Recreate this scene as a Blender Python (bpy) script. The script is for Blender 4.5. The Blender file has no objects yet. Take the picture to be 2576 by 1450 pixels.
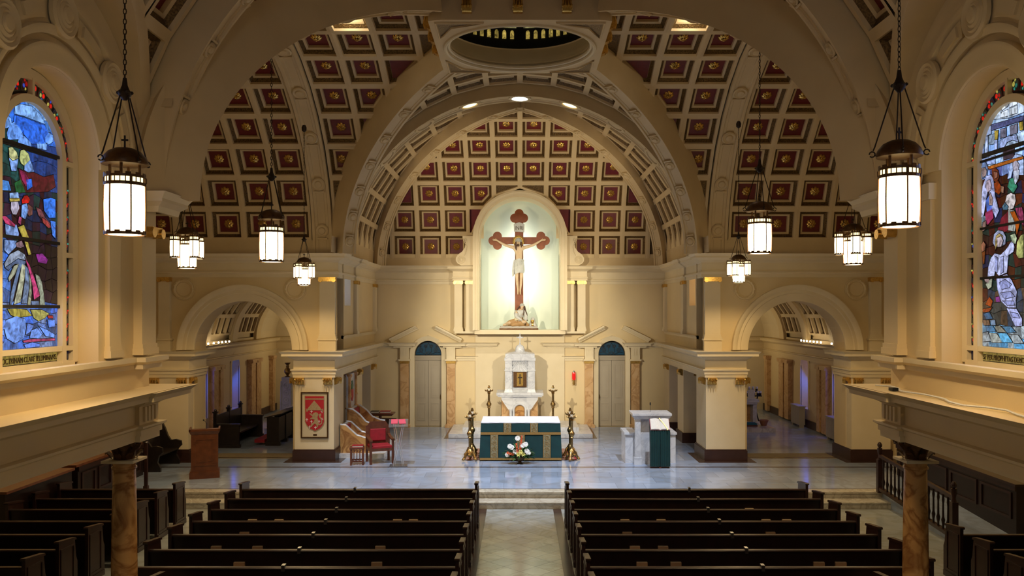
import bpy, bmesh, math, random
from math import sin, cos, pi, sqrt, atan2
from mathutils import Vector, Matrix
R = random.Random(7)
S = bpy.context.scene
C = S.collection
# ---------------------------------------------------------------- camera
FPX, CX, CY, CAMZ = 2139.0, 1308.0, 780.0, 4.57
cam = bpy.data.cameras.new('camera'); camo = bpy.data.objects.new('camera', cam); C.objects.link(camo)
camo.location = (0, 0, CAMZ); camo.rotation_euler = (pi/2, 0, 0)
cam.sensor_width = 36.0; cam.lens = 36.0*FPX/2576.0
cam.shift_x = -(CX-1288)/2576.0; cam.shift_y = (CY-725)/2576.0
cam.clip_start = 0.05; cam.clip_end = 200
S.camera = camo
def W(px, py, d):                       # pixel + depth (taken from what the thing stands on) -> world
    return Vector(((px-CX)*d/FPX, d, CAMZ-(py-CY)*d/FPX))
# ---------------------------------------------------------------- world, lights, exposure
S.view_settings.view_transform = 'Standard'; S.view_settings.look = 'None'
S.view_settings.gamma = 1.0; S.view_settings.use_curve_mapping = False
S.view_settings.exposure = 0.0
S.cycles.max_bounces = 5; S.cycles.diffuse_bounces = 3; S.cycles.glossy_bounces = 2
S.cycles.transmission_bounces = 6; S.cycles.adaptive_threshold = 0.04; S.cycles.sample_clamp_indirect = 6.0
wd = bpy.data.worlds.new('world'); S.world = wd; wd.use_nodes = True
wd.node_tree.nodes['Background'].inputs[0].default_value = (0.50, 0.40, 0.27, 1)
wd.node_tree.nodes['Background'].inputs[1].default_value = 0.035
def light(name, kind, loc, energy, color, aim=None, size=0.2, spot=None, blend=0.5, sizey=None):
    l = bpy.data.lights.new(name, kind); l.energy = energy; l.color = color
    o = bpy.data.objects.new(name, l); C.objects.link(o); o.location = loc
    if kind == 'AREA':
        l.size = size
        if sizey: l.shape = 'RECTANGLE'; l.size_y = sizey
    else: l.shadow_soft_size = size
    if kind == 'SPOT': l.spot_size = spot; l.spot_blend = blend
    if aim is not None:
        o.rotation_euler = (Vector(aim)-Vector(loc)).to_track_quat('-Z', 'Y').to_euler()
    return o
WARM = (1.0, 0.80, 0.50)
DAY = (0.62, 0.76, 1.0)
light('rear_daylight_fill', 'AREA', (0, -3.0, 9.0), 60, DAY, (0, 20, 0), 3.2)  # added cool fill behind the viewer; an assumed window, none known there
for s in (-1, 1):
    light('rear_warm_fill', 'POINT', (s*4.3, 4.4, 5.2), 22, (1.0, 0.72, 0.38), None, 0.2)  # added warm fill out of view, standing in for further nave lanterns
    light('sanctuary_spot', 'SPOT', (s*4.0, 16.8, 6.2), 4300 if s < 0 else 2700, (1.0, 0.88, 0.66), (-s*0.2, 30.5, 3.4), 0.06, 0.64, 0.8)
    light('altar_spot', 'SPOT', (s*3.9, 18.9, 10.6), 3300, (0.80, 0.88, 1.0), (s*1.6, 22.6, 0.3), 0.08, 1.0, 0.8)
for s in (-1, 1):
    light('cornice_uplight', 'SPOT', (s*4.75, 25.0, 6.35), 460, (1.0, 0.80, 0.52), (-s*0.6, 30.6, 8.4), 0.10, 1.5, 0.8)
light('chancel_downlight', 'SPOT', (0, 25.0, 10.3), 1100, (1.0, 0.92, 0.78), (0, 28.2, 1.0), 0.08, 1.1, 0.7)
# ---------------------------------------------------------------- materials
MATS = {}
def mat(name, base, rough=0.5, metal=0.0, var=None, vscale=4.0, bump=0.0, bscale=30.0, spec=0.5, objvar=0.0, emit=None, estr=0.0, coat=0.0, alpha=None, trans=0.0, vein=None, vlo=0.48, vhi=0.56, vdist=1.5):
    m = bpy.data.materials.new(name); m.use_nodes = True; nt = m.node_tree; b = nt.nodes['Principled BSDF']
    N, L = nt.nodes.new, nt.links.new
    b.inputs['Roughness'].default_value = rough; b.inputs['Metallic'].default_value = metal
    b.inputs['Specular IOR Level'].default_value = spec; b.inputs['Coat Weight'].default_value = coat
    b.inputs['Base Color'].default_value = (*base, 1); b.inputs['Transmission Weight'].default_value = trans
    if alpha is not None: b.inputs['Alpha'].default_value = alpha
    col = None; tc = N('ShaderNodeTexCoord')
    geo = N('ShaderNodeNewGeometry')
    if var is not None:
        n = N('ShaderNodeTexNoise'); n.inputs['Scale'].default_value = vscale; n.inputs['Detail'].default_value = 5
        L(geo.outputs['Position'], n.inputs['Vector'])
        mx = N('ShaderNodeMix'); mx.data_type = 'RGBA'
        mx.inputs['A'].default_value = (*base, 1); mx.inputs['B'].default_value = (*var, 1)
        rr = N('ShaderNodeMapRange'); rr.inputs['From Min'].default_value = 0.35; rr.inputs['From Max'].default_value = 0.68
        L(n.outputs['Fac'], rr.inputs['Value']); L(rr.outputs['Result'], mx.inputs['Factor']); col = mx.outputs['Result']
    if vein is not None:
        n2 = N('ShaderNodeTexNoise'); n2.inputs['Scale'].default_value = vscale*0.8; n2.inputs['Detail'].default_value = 8
        n2.inputs['Distortion'].default_value = vdist
        L(geo.outputs['Position'], n2.inputs['Vector'])
        cr = N('ShaderNodeValToRGB'); e = cr.color_ramp.elements
        e[0].position = vlo-0.05; e[0].color = (0, 0, 0, 1); e[1].position = vhi+0.05; e[1].color = (0, 0, 0, 1)
        k = cr.color_ramp.elements.new((vlo+vhi)/2); k.color = (1, 1, 1, 1)
        L(n2.outputs['Fac'], cr.inputs['Fac'])
        m2 = N('ShaderNodeMix'); m2.data_type = 'RGBA'; m2.inputs['A'].default_value = (*base, 1)
        if col: L(col, m2.inputs['A'])
        m2.inputs['B'].default_value = (*vein, 1); L(cr.outputs['Color'], m2.inputs['Factor']); col = m2.outputs['Result']
    if objvar > 0:
        oi = N('ShaderNodeObjectInfo'); mr = N('ShaderNodeMapRange')
        mr.inputs['To Min'].default_value = 1-objvar; mr.inputs['To Max'].default_value = 1+objvar*0.6
        L(oi.outputs['Random'], mr.inputs['Value'])
        h = N('ShaderNodeHueSaturation'); h.inputs['Color'].default_value = (*base, 1)
        if col: L(col, h.inputs['Color'])
        L(mr.outputs['Result'], h.inputs['Value']); col = h.outputs['Color']
    if col: L(col, b.inputs['Base Color'])
    if bump > 0:
        nb = N('ShaderNodeTexNoise'); nb.inputs['Scale'].default_value = bscale; nb.inputs['Detail'].default_value = 3
        L(geo.outputs['Position'], nb.inputs['Vector'])
        bp = N('ShaderNodeBump'); bp.inputs['Strength'].default_value = bump; bp.inputs['Distance'].default_value = 0.02
        L(nb.outputs['Fac'], bp.inputs['Height']); L(bp.outputs['Normal'], b.inputs['Normal'])
    if emit is not None:
        b.inputs['Emission Color'].default_value = (*emit, 1); b.inputs['Emission Strength'].default_value = estr
    MATS[name] = m; return m
mat('plaster', (0.78, 0.62, 0.35), 0.62, var=(0.74, 0.59, 0.345), vscale=1.3, bump=0.05, bscale=60)
mat('plaster_light', (0.79, 0.67, 0.45), 0.6, var=(0.75, 0.63, 0.41), vscale=2.0)
mat('vaultcream', (0.67, 0.52, 0.30), 0.6, var=(0.63, 0.48, 0.27), vscale=2.0)
mat('redpanel', (0.16, 0.006, 0.009), 0.45, var=(0.12, 0.005, 0.007), vscale=9)
mat('gold', (0.78, 0.50, 0.14), 0.27, 0.85, var=(0.52, 0.31, 0.075), vscale=30)
mat('goldframe', (0.22, 0.13, 0.042), 0.36, 0.5, var=(0.06, 0.034, 0.012), vscale=34, bump=0.9, bscale=34)
mat('brass', (0.42, 0.27, 0.10), 0.30, 0.95, var=(0.25, 0.15, 0.05), vscale=25)
mat('iron', (0.035, 0.022, 0.014), 0.5, 0.5)
mat('bronze', (0.14, 0.07, 0.025), 0.42, 0.7, var=(0.09, 0.045, 0.02), vscale=20)
mat('lampwhite', (0.9, 0.85, 0.75), 0.4, emit=(1.0, 0.75, 0.41), estr=10.0)
mat('lampsmall', (0.9, 0.85, 0.7), 0.4, emit=(1.0, 0.80, 0.45), estr=4.0)
mat('lampcut', (0.9, 0.85, 0.7), 0.4, emit=(1.0, 0.84, 0.42), estr=2.2)
mat('bulb', (1, 0.95, 0.85), 0.4, emit=(1.0, 0.80, 0.50), estr=35.0)
mat('coolbulb', (1, 1, 1), 0.4, emit=(0.85, 0.92, 1.0), estr=22.0)
mat('darkwood', (0.010, 0.004, 0.003), 0.36, var=(0.017, 0.006, 0.004), vscale=6, spec=0.45)
mat('pewend', (0.034, 0.012, 0.008), 0.34, var=(0.020, 0.007, 0.005), vscale=7, spec=0.5)
mat('stallwood', (0.012, 0.008, 0.007), 0.36, var=(0.022, 0.014, 0.01), vscale=8)
mat('brownwood', (0.17, 0.055, 0.018), 0.36, var=(0.11, 0.034, 0.012), vscale=7)
mat('chairwood', (0.14, 0.042, 0.018), 0.34, var=(0.09, 0.026, 0.012), vscale=9)
mat('plinthbrown', (0.055, 0.024, 0.018), 0.35, var=(0.042, 0.018, 0.013), vscale=5)
mat('floorstripe', (0.060, 0.032, 0.026), 0.22, var=(0.045, 0.025, 0.02), vscale=5)
mat('marblefloor', (0.37, 0.45, 0.62), 0.14, var=(0.28, 0.36, 0.51), vscale=0.9, objvar=0.16, vein=(0.30, 0.35, 0.45), vlo=0.49, vhi=0.55)
mat('marblefloor_warm', (0.42, 0.45, 0.45), 0.15, var=(0.33, 0.36, 0.37), vscale=1.6, objvar=0.12, vein=(0.33, 0.34, 0.31), vlo=0.49, vhi=0.55)
mat('grout', (0.16, 0.17, 0.19), 0.5)
mat('stepmarble', (0.60, 0.57, 0.49), 0.24, var=(0.52, 0.49, 0.42), vscale=3, vein=(0.42, 0.38, 0.31), vlo=0.5, vhi=0.53)
mat('whitemarble', (0.72, 0.74, 0.78), 0.25, var=(0.62, 0.64, 0.69), vscale=3, vein=(0.55, 0.57, 0.62), vlo=0.49, vhi=0.54)
mat('onyx', (0.66, 0.38, 0.14), 0.26, var=(0.50, 0.26, 0.085), vscale=1.9, vein=(0.30, 0.13, 0.04), vlo=0.48, vhi=0.54)
mat('onyxpale', (0.70, 0.47, 0.25), 0.28, var=(0.60, 0.36, 0.16), vscale=2.6, vein=(0.50, 0.28, 0.12), vlo=0.50, vhi=0.54)
mat('doorpaint', (0.42, 0.36, 0.27), 0.5, var=(0.39, 0.33, 0.245), vscale=2)
mat('fanlight', (0.010, 0.028, 0.040), 0.2, emit=(0.03, 0.20, 0.34), estr=0.10)
mat('ironblack', (0.012, 0.012, 0.013), 0.5)
mat('nichewall', (0.66, 0.70, 0.58), 0.6)
mat('crosswood', (0.24, 0.060, 0.010), 0.45, var=(0.19, 0.045, 0.008), vscale=6)
mat('skin', (0.62, 0.47, 0.30), 0.5, var=(0.55, 0.39, 0.23), vscale=8)
mat('stonecloth', (0.55, 0.55, 0.50), 0.6, var=(0.45, 0.45, 0.42), vscale=9)
mat('tancloth', (0.44, 0.26, 0.10), 0.6, var=(0.34, 0.19, 0.07), vscale=9)
mat('creamcloth', (0.58, 0.50, 0.32), 0.6)
mat('hair', (0.07, 0.030, 0.014), 0.6, bump=0.5, bscale=70)
mat('greycap', (0.40, 0.40, 0.36), 0.6)
mat('greencloth', (0.002, 0.042, 0.045), 0.8, var=(0.002, 0.032, 0.036), vscale=5, bump=0.12, bscale=180)
mat('goldband', (0.36, 0.21, 0.055), 0.6, 0.2, var=(0.27, 0.15, 0.04), vscale=60)
mat('brocade', (0.18, 0.145, 0.06), 0.6, 0.2, var=(0.34, 0.31, 0.20), vscale=26)
mat('whitecloth', (0.80, 0.80, 0.86), 0.7)
mat('redvelvet', (0.34, 0.010, 0.022), 0.75, var=(0.26, 0.008, 0.016), vscale=12)
mat('redglass', (0.5, 0.01, 0.01), 0.15, emit=(0.9, 0.02, 0.02), estr=0.5)
mat('rugtan', (0.42, 0.25, 0.17), 0.85, var=(0.32, 0.12, 0.08), vscale=30)
mat('rugred', (0.34, 0.03, 0.04), 0.85)
mat('candlewhite', (0.80, 0.75, 0.62), 0.5)
mat('leaf', (0.035, 0.13, 0.025), 0.45, objvar=0.45)
mat('leafdark', (0.012, 0.055, 0.02), 0.45, objvar=0.35)
mat('petalwhite', (0.82, 0.82, 0.80), 0.55)
mat('petalorange', (0.85, 0.19, 0.07), 0.5, objvar=0.3)
mat('petalyellow', (0.80, 0.75, 0.25), 0.5)
mat('acrylic', (0.92, 0.95, 1.0), 0.03, trans=0.92, spec=0.6)
mat('paper', (0.78, 0.77, 0.74), 0.7, var=(0.66, 0.65, 0.63), vscale=60)
mat('bookred', (0.32, 0.012, 0.022), 0.5)
mat('bookpink', (0.70, 0.10, 0.16), 0.5)
mat('hymnal', (0.36, 0.21, 0.11), 0.6, objvar=0.25)
mat('hymnalpage', (0.50, 0.40, 0.27), 0.7)
mat('steel', (0.5, 0.52, 0.56), 0.28, 1.0)
mat('black', (0.006, 0.006, 0.007), 0.5)
mat('lead', (0.008, 0.007, 0.008), 0.6)
mat('radiator', (0.40, 0.36, 0.30), 0.45)
mat('blueglow', (0.25, 0.30, 0.50), 0.6)
mat('greencrest', (0.01, 0.12, 0.06), 0.5)
mat('crestred', (0.42, 0.010, 0.018), 0.6)
mat('crestgold', (0.42, 0.30, 0.16), 0.5, var=(0.33, 0.22, 0.10), vscale=40)
mat('crestboard', (0.60, 0.50, 0.32), 0.6)
mat('clay', (0.30, 0.12, 0.06), 0.6)
mat('tealcushion', (0.01, 0.12, 0.18), 0.7)
mat('letter', (0.06, 0.035, 0.01), 0.6)
def glassmat(name, strength, scale):
    m = bpy.data.materials.new(name); m.use_nodes = True; nt = m.node_tree; b = nt.nodes['Principled BSDF']; N, L = nt.nodes.new, nt.links.new
    oi = N('ShaderNodeObjectInfo'); geo = N('ShaderNodeNewGeometry'); n = N('ShaderNodeTexNoise'); n.inputs['Scale'].default_value = scale; n.inputs['Detail'].default_value = 7; n.inputs['Distortion'].default_value = 1.2
    L(geo.outputs['Position'], n.inputs['Vector'])
    mr = N('ShaderNodeMapRange'); mr.inputs['From Min'].default_value = 0.3; mr.inputs['From Max'].default_value = 0.7; mr.inputs['To Min'].default_value = 0.25*strength; mr.inputs['To Max'].default_value = 1.6*strength
    L(n.outputs['Fac'], mr.inputs['Value']); L(oi.outputs['Color'], b.inputs['Emission Color']); L(mr.outputs['Result'], b.inputs['Emission Strength'])
    b.inputs['Base Color'].default_value = (0.02, 0.02, 0.02, 1); b.inputs['Roughness'].default_value = 0.15
    m.cycles.emission_sampling = 'NONE'; MATS[name] = m
glassmat('glass', 0.95, 12.0)
glassmat('glassdim', 1.0, 14.0)
for k_ in ('lampcut', 'fanlight', 'redglass'): MATS[k_].cycles.emission_sampling = 'NONE'
# ---------------------------------------------------------------- mesh helpers
class MB:
    def __init__(s): s.v = []; s.f = []; s.m = []
    def add(s, vs, fs, mi=0):
        o = len(s.v); s.v += [tuple(p) for p in vs]; s.f += [tuple(i+o for i in f) for f in fs]; s.m += [mi]*len(fs); return s
    def box(s, x0, x1, y0, y1, z0, z1, mi=0):
        return s.add([(x0,y0,z0),(x1,y0,z0),(x1,y1,z0),(x0,y1,z0),(x0,y0,z1),(x1,y0,z1),(x1,y1,z1),(x0,y1,z1)],
                     [(0,3,2,1),(4,5,6,7),(0,1,5,4),(1,2,6,5),(2,3,7,6),(3,0,4,7)], mi)
    def frustum(s, a, b, mi=0):          # two rectangles (x0,x1,y0,y1,z)
        x0,x1,y0,y1,z0 = a; X0,X1,Y0,Y1,z1 = b
        return s.add([(x0,y0,z0),(x1,y0,z0),(x1,y1,z0),(x0,y1,z0),(X0,Y0,z1),(X1,Y0,z1),(X1,Y1,z1),(X0,Y1,z1)],
                     [(0,3,2,1),(4,5,6,7),(0,1,5,4),(1,2,6,5),(2,3,7,6),(3,0,4,7)], mi)
    def loft(s, rings, closed=True, cap=True, mi=0):
        n = len(rings[0]); vs = [p for r in rings for p in r]; fs = []
        for i in range(len(rings)-1):
            for j in range(n if closed else n-1):
                k = (j+1) % n; fs.append((i*n+j, i*n+k, (i+1)*n+k, (i+1)*n+j))
        if cap and closed: fs.append(tuple(range(n-1, -1, -1))); fs.append(tuple(range((len(rings)-1)*n, len(rings)*n)))
        return s.add(vs, fs, mi)
    def lathe(s, prof, c=(0,0,0), seg=16, mi=0, sx=1, sy=1):
        return s.loft([[(c[0]+max(r,1e-4)*cos(2*pi*j/seg)*sx, c[1]+max(r,1e-4)*sin(2*pi*j/seg)*sy, c[2]+z) for j in range(seg)] for r, z in prof], mi=mi)
    def tube(s, pts, r, seg=8, mi=0, closed=False):
        pts = [Vector(p) for p in pts]; n = len(pts); rs = r if isinstance(r, (list, tuple)) else [r]*n
        rings = []; up = None
        for i, p in enumerate(pts):
            if closed: t = (pts[(i+1) % n]-pts[i-1])
            else: t = (pts[min(i+1, n-1)]-pts[max(i-1, 0)])
            t.normalize()
            if up is None: up = Vector((0,0,1)) if abs(t.z) < 0.9 else Vector((1,0,0))
            a = t.cross(up); a = a.normalized() if a.length > 1e-6 else Vector((1,0,0)); b = a.cross(t).normalized(); up = b
            rings.append([p + a*rs[i]*cos(2*pi*j/seg) + b*rs[i]*sin(2*pi*j/seg) for j in range(seg)])
        if closed: rings.append(rings[0]); return s.loft(rings, cap=False, mi=mi)
        return s.loft(rings, mi=mi)
    def ball(s, c, r, seg=12, mi=0, sz=1.0, sx=1.0, sy=1.0):
        k = max(4, seg//2)
        return s.lathe([(r*sin(pi*i/k), -r*cos(pi*i/k)*sz) for i in range(k+1)], c, seg, mi, sx, sy)
    def prism(s, poly, fn, h0, h1, mi=0):  # poly [(a,b)] extruded h0..h1 through fn(a,b,h)
        return s.loft([[fn(a, b, h0) for a, b in poly], [fn(a, b, h1) for a, b in poly]], mi=mi)
    def xform(s, M, start=0):
        for i in range(start, len(s.v)): s.v[i] = tuple(M @ Vector(s.v[i]))
        return s
    def mesh(s, name, mats, smooth=False):
        me = bpy.data.meshes.new(name); me.from_pydata(s.v, [], s.f)
        for m in (mats if isinstance(mats, (list, tuple)) else [mats]): me.materials.append(MATS[m])
        me.polygons.foreach_set('material_index', s.m)
        if smooth:
            me.polygons.foreach_set('use_smooth', [True]*len(me.polygons)); me.set_sharp_from_angle(angle=math.radians(40))
        me.update(); return me
    def build(s, name, mats, parent=None, smooth=False, loc=None):
        return link(name, s.mesh(name, mats, smooth), parent, loc)
def link(name, me, parent=None, loc=None, mw=None):
    o = bpy.data.objects.new(name, me); C.objects.link(o)
    if parent is not None: o.parent = parent
    if loc is not None: o.location = loc
    if mw is not None: o.matrix_basis = mw
    return o
def tag(o, label, cat, group=None, kind=None):
    if label: o['label'] = label
    if cat: o['category'] = cat
    if group: o['group'] = group
    if kind: o['kind'] = kind
    return o
def thing(name, label, cat, loc=(0,0,0), rz=0.0, group=None, kind=None):
    o = bpy.data.objects.new(name, None); C.objects.link(o); o.location = loc; o.rotation_euler = (0,0,rz); o.empty_display_size = 0.1
    return tag(o, label, cat, group, kind)
def struct(o, label=None, cat=None): return tag(o, label, cat, None, 'structure')
def dup(root, loc, rz=None, label=None, group=None):
    def cp(o, par):
        c = o.copy(); C.objects.link(c); c.parent = par
        for ch in kids(o): cp(ch, c)
        return c
    r = cp(root, None); r.location = loc
    if rz is not None: r.rotation_euler = (0,0,rz)
    if label: r['label'] = label
    if group: r['group'] = group
    return r
KID = {}
def kids(o): return [x for x in C.objects if x.parent is o] if o.name not in KID else KID[o.name]
def moulding(mb, path, prof, mi=0, cap=True):
    """profile [(out, z)] swept along plan path; out = to the right of the walking direction, mitred"""
    P = [Vector((p[0], p[1])) for p in path]; n = len(P); rings = []
    for i in range(n):
        d0 = (P[i]-P[i-1]).normalized() if i > 0 else None
        d1 = (P[i+1]-P[i]).normalized() if i < n-1 else None
        if d0 is None: d0 = d1
        if d1 is None: d1 = d0
        n0 = Vector((d0.y, -d0.x)); n1 = Vector((d1.y, -d1.x)); m = n0+n1
        m = m/ max(m.dot(n0), 1e-3) if m.length > 1e-4 else n0
        rings.append([(P[i].x+m.x*o, P[i].y+m.y*o, z) for o, z in prof])
    return mb.loft(rings, True, cap, mi)
ENT = [(-.05,0),(.04,0),(.04,.09),(.06,.09),(.06,.17),(.10,.20),(.10,.23),(.03,.24),(.03,.50),(.07,.53),(.12,.55),(.17,.60),(.30,.61),(.30,.67),(.36,.74),(-.05,.74)]
COR = [(-.05,0),(.03,0),(.03,.10),(.06,.13),(.06,.17),(.02,.18),(.02,.42),(.07,.46),(.12,.48),(.22,.54),(.24,.55),(.24,.60),(.30,.67),(-.05,.67)]
def at_z(prof, z, so=1.0, sz=1.0): return [(o*so, z+h*sz) for o, h in prof]
def arch_wall(mb, T, u0, u1, z0, z1, holes, th, mi=0, seg=20, reveal=True):
    """wall in (u,z) with arched openings (uc, r, zs, zb); T(u,z,depth)->xyz; front at depth 0, back at depth th"""
    def quad(a, b, c, d):
        for dep in (0, th): mb.add([T(a, c, dep), T(b, c, dep), T(b, d, dep), T(a, d, dep)], [(0,1,2,3)], mi)
    cur = u0
    for uc, r, zs, zb in sorted(holes):
        if uc-r > cur: quad(cur, uc-r, z0, z1)
        if zb > z0: quad(uc-r, uc+r, z0, zb)
        arc = [(uc-r*cos(pi*i/seg), zs+r*sin(pi*i/seg)) for i in range(seg+1)]
        for (a, za), (b, zbb) in zip(arc, arc[1:]):
            for dep in (0, th): mb.add([T(a, za, dep), T(b, zbb, dep), T(b, z1, dep), T(a, z1, dep)], [(0,1,2,3)], mi)
        if reveal:
            loop = [(uc-r, zb)] + arc + [(uc+r, zb)]
            for (a, za), (b, zc) in zip(loop, loop[1:]+loop[:1]):
                mb.add([T(a, za, 0), T(b, zc, 0), T(b, zc, th), T(a, za, th)], [(0,1,2,3)], mi)
        cur = uc+r
    if cur < u1: quad(cur, u1, z0, z1)
    return mb
def archivolt(mb, T, uc, zs, prof, mi=0, seg=28, zb=None):
    """profile [(radius, depth)] swept round a half circle; legs down to zb"""
    rings = []
    if zb is not None: rings.append([T(uc-r, zb, d) for r, d in prof])
    rings += [[T(uc-r*cos(pi*i/seg), zs+r*sin(pi*i/seg), d) for r, d in prof] for i in range(seg+1)]
    if zb is not None: rings.append([T(uc+r, zb, d) for r, d in prof])
    return mb.loft(rings, True, True, mi)
def text_mesh(txt, size, mtl, ext=0.003):
    cu = bpy.data.curves.new('lettering', 'FONT'); cu.body = txt; cu.size = size; cu.extrude = ext; cu.align_x = 'CENTER'
    o = bpy.data.objects.new('lettering', cu); C.objects.link(o)
    dg = bpy.context.evaluated_depsgraph_get(); me = bpy.data.meshes.new_from_object(o.evaluated_get(dg))
    bpy.data.objects.remove(o); me.materials.clear(); me.materials.append(MATS[mtl]); return me
def skin(name, V, E, mtl, parent, root, sub=2, tri=None):
    """one continuous body: V {key:(co, r)}, E [(a,b)]"""
    ks = list(V); ix = {k: i for i, k in enumerate(ks)}
    me = bpy.data.meshes.new(name); me.from_pydata([V[k][0] for k in ks], [(ix[a], ix[b]) for a, b in E], [])
    o = bpy.data.objects.new(name, me); C.objects.link(o); o.modifiers.new('Skin', 'SKIN')
    for k in ks:
        d = me.skin_vertices[0].data[ix[k]]; r = V[k][1]; d.radius = r if isinstance(r, tuple) else (r, r); d.use_root = (k == root)
    ss = o.modifiers.new('Sub', 'SUBSURF'); ss.levels = sub; ss.render_levels = sub
    dg = bpy.context.evaluated_depsgraph_get(); m2 = bpy.data.meshes.new_from_object(o.evaluated_get(dg)); bpy.data.objects.remove(o)
    m2.materials.clear(); m2.materials.append(MATS[mtl]); m2.polygons.foreach_set('use_smooth', [True]*len(m2.polygons)); m2.name = name
    return link(name, m2, parent)
ORD = ['first','second','third','fourth','fifth','sixth','seventh','eighth','ninth','tenth','eleventh','twelfth']
# ================================================================ THE SETTING
SP, B, A = 6.17, 4.95, 5.2            # vault springing, rise, half span
YC, AY = 18.2, 6.2                    # crossing centre and half length
YN, AN = 9.67, 2.43                   # near nave bay
YK, AK = 26.0, 5.0                    # chancel cove centre and half length
FZ = 0.30                             # sanctuary floor
def sid(s): return 'left' if s < 0 else 'right'
def mirror(mb, s):
    if s > 0: mb.v = [(-x, y, z) for x, y, z in mb.v]
    return mb
def clip(poly, a, b, c):              # keep a*x+b*y <= c
    out = []; n = len(poly)
    for i in range(n):
        p, q = poly[i], poly[(i+1) % n]; fp = a*p[0]+b*p[1]-c; fq = a*q[0]+b*q[1]-c
        if fp <= 0: out.append(p)
        if fp*fq < 0: t = fp/(fp-fq); out.append((p[0]+(q[0]-p[0])*t, p[1]+(q[1]-p[1])*t))
    return out
# ---- floors
fl = struct(MB().box(-12, 12, 1, 19.7, -0.2, -0.006).build('floor', 'grout'), 'pale marble nave floor with tiled centre aisle', 'floor')
for x0, x1 in ((-12, -0.94), (0.94, 12)):
    MB().box(x0, x1, 1, 19.5, -0.006, 0.0).build('slab', 'marblefloor_warm', fl)
for x0 in (-0.94, 0.76): MB().box(x0, x0+0.18, 1, 19.5, -0.006, 0.001).build('border_strip', 'floorstripe', fl)
TD = 0.28
for i in range(-3, 4):
    for j in range(34, 72):
        if (i+j) % 2: continue
        cx, cy = i*TD, j*TD
        p = [(cx-TD+.003, cy), (cx, cy-TD+.003), (cx+TD-.003, cy), (cx, cy+TD-.003)]
        for a, b, c in ((1, 0, .757), (-1, 0, .757), (0, 1, 19.497)): p = clip(p, a, b, c) if p else p
        if len(p) < 3: continue
        MB().prism([(u-cx, v-cy) for u, v in p], lambda u, v, h: (u, v, h), -0.006, 0.0).build('tile', 'marblefloor_warm', fl, loc=(cx, cy, 0))
st = struct(MB().box(-11.5, 8.5, 19.5, 20.05, -0.05, 0.13).build('floor_step', 'stepmarble'), 'pale marble steps across the front of the sanctuary', 'steps')
MB().box(-11.5, 8.5, 19.47, 20.0, 0.115, 0.15).build('tread', 'stepmarble', st)
MB().box(-11.5, 8.5, 19.91, 20.24, 0.265, 0.300).build('tread', 'stepmarble', st)
MB().box(-11.5, 8.5, 19.95, 20.1, 0.15, 0.27).build('riser', 'stepmarble', st)
MB().box(-11.5, 8.5, 19.49, 19.6, 0.0, 0.118).build('riser', 'stepmarble', st)
fs = struct(MB().box(-12, 12, 19.96, 37.5, 0.0, 0.292).build('floor_sanctuary', 'grout'), 'blue grey marble sanctuary floor with dark inlaid lines', 'floor')
for y0, y1, x0, x1 in ((20.24, 20.30, -11.5, 8.5), (23.02, 23.12, -11.5, 11.5), (24.52, 24.60, -9.3, -6.5), (24.52, 24.60, 6.5, 9.3)):
    MB().box(x0, x1, y0, y1, 0.28, 0.301).build('inlay_line', 'floorstripe', fs)
def tiles(x0, x1, y0, y1, w, h, mtl, off=True):
    nx = round((x1-x0)/w); ny = round((y1-y0)/h); w = (x1-x0)/nx; h = (y1-y0)/ny
    me = MB().box(.002, w-.002, .002, h-.002, -0.01, 0).mesh('tile', mtl); hf = MB().box(.002, w/2-.002, .002, h-.002, -0.01, 0).mesh('tile', mtl)
    for j in range(ny):
        odd = off and j % 2
        xs = [(x0, hf)] + [(x0+w*(i+.5), me) for i in range(nx-1)] + [(x1-w/2, hf)] if odd else [(x0+w*i, me) for i in range(nx)]
        for xx, m in xs: link('tile', m, fs, (xx, y0+j*h, FZ))
tiles(-8.6, 8.5, 20.30, 23.02, 0.68, 0.68, 'marblefloor')
tiles(-11.5, -8.6, 20.30, 23.02, 1.4, 1.36, 'marblefloor', False)
tiles(8.5, 11.5, 20.30, 23.02, 1.4, 1.36, 'marblefloor', False)
tiles(-5.2, 5.2, 23.12, 31.0, 1.04, 0.98, 'marblefloor')
for s in (-1, 1):
    a, b = sorted((s*5.2, s*11.5)); tiles(a, b, 23.12, 24.52, 1.05, 0.7, 'marblefloor', False)
    tiles(a, b, 24.60, 36.6, 1.575, 1.5, 'marblefloor', False)
rp = MB().add([(8.5, 15.6, 0), (11.5, 15.6, 0), (11.5, 20.0, 0.3), (8.5, 20.0, 0.3), (8.5, 15.6, -.1), (11.5, 15.6, -.1), (11.5, 20.0, -.1), (8.5, 20.0, -.1)],
              [(0,1,2,3), (4,7,6,5), (0,4,5,1), (1,5,6,2), (2,6,7,3), (3,7,4,0)]).build('floor_ramp', 'marblefloor')
struct(rp, 'blue grey ramp behind the turned balustrade', 'ramp')
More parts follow.
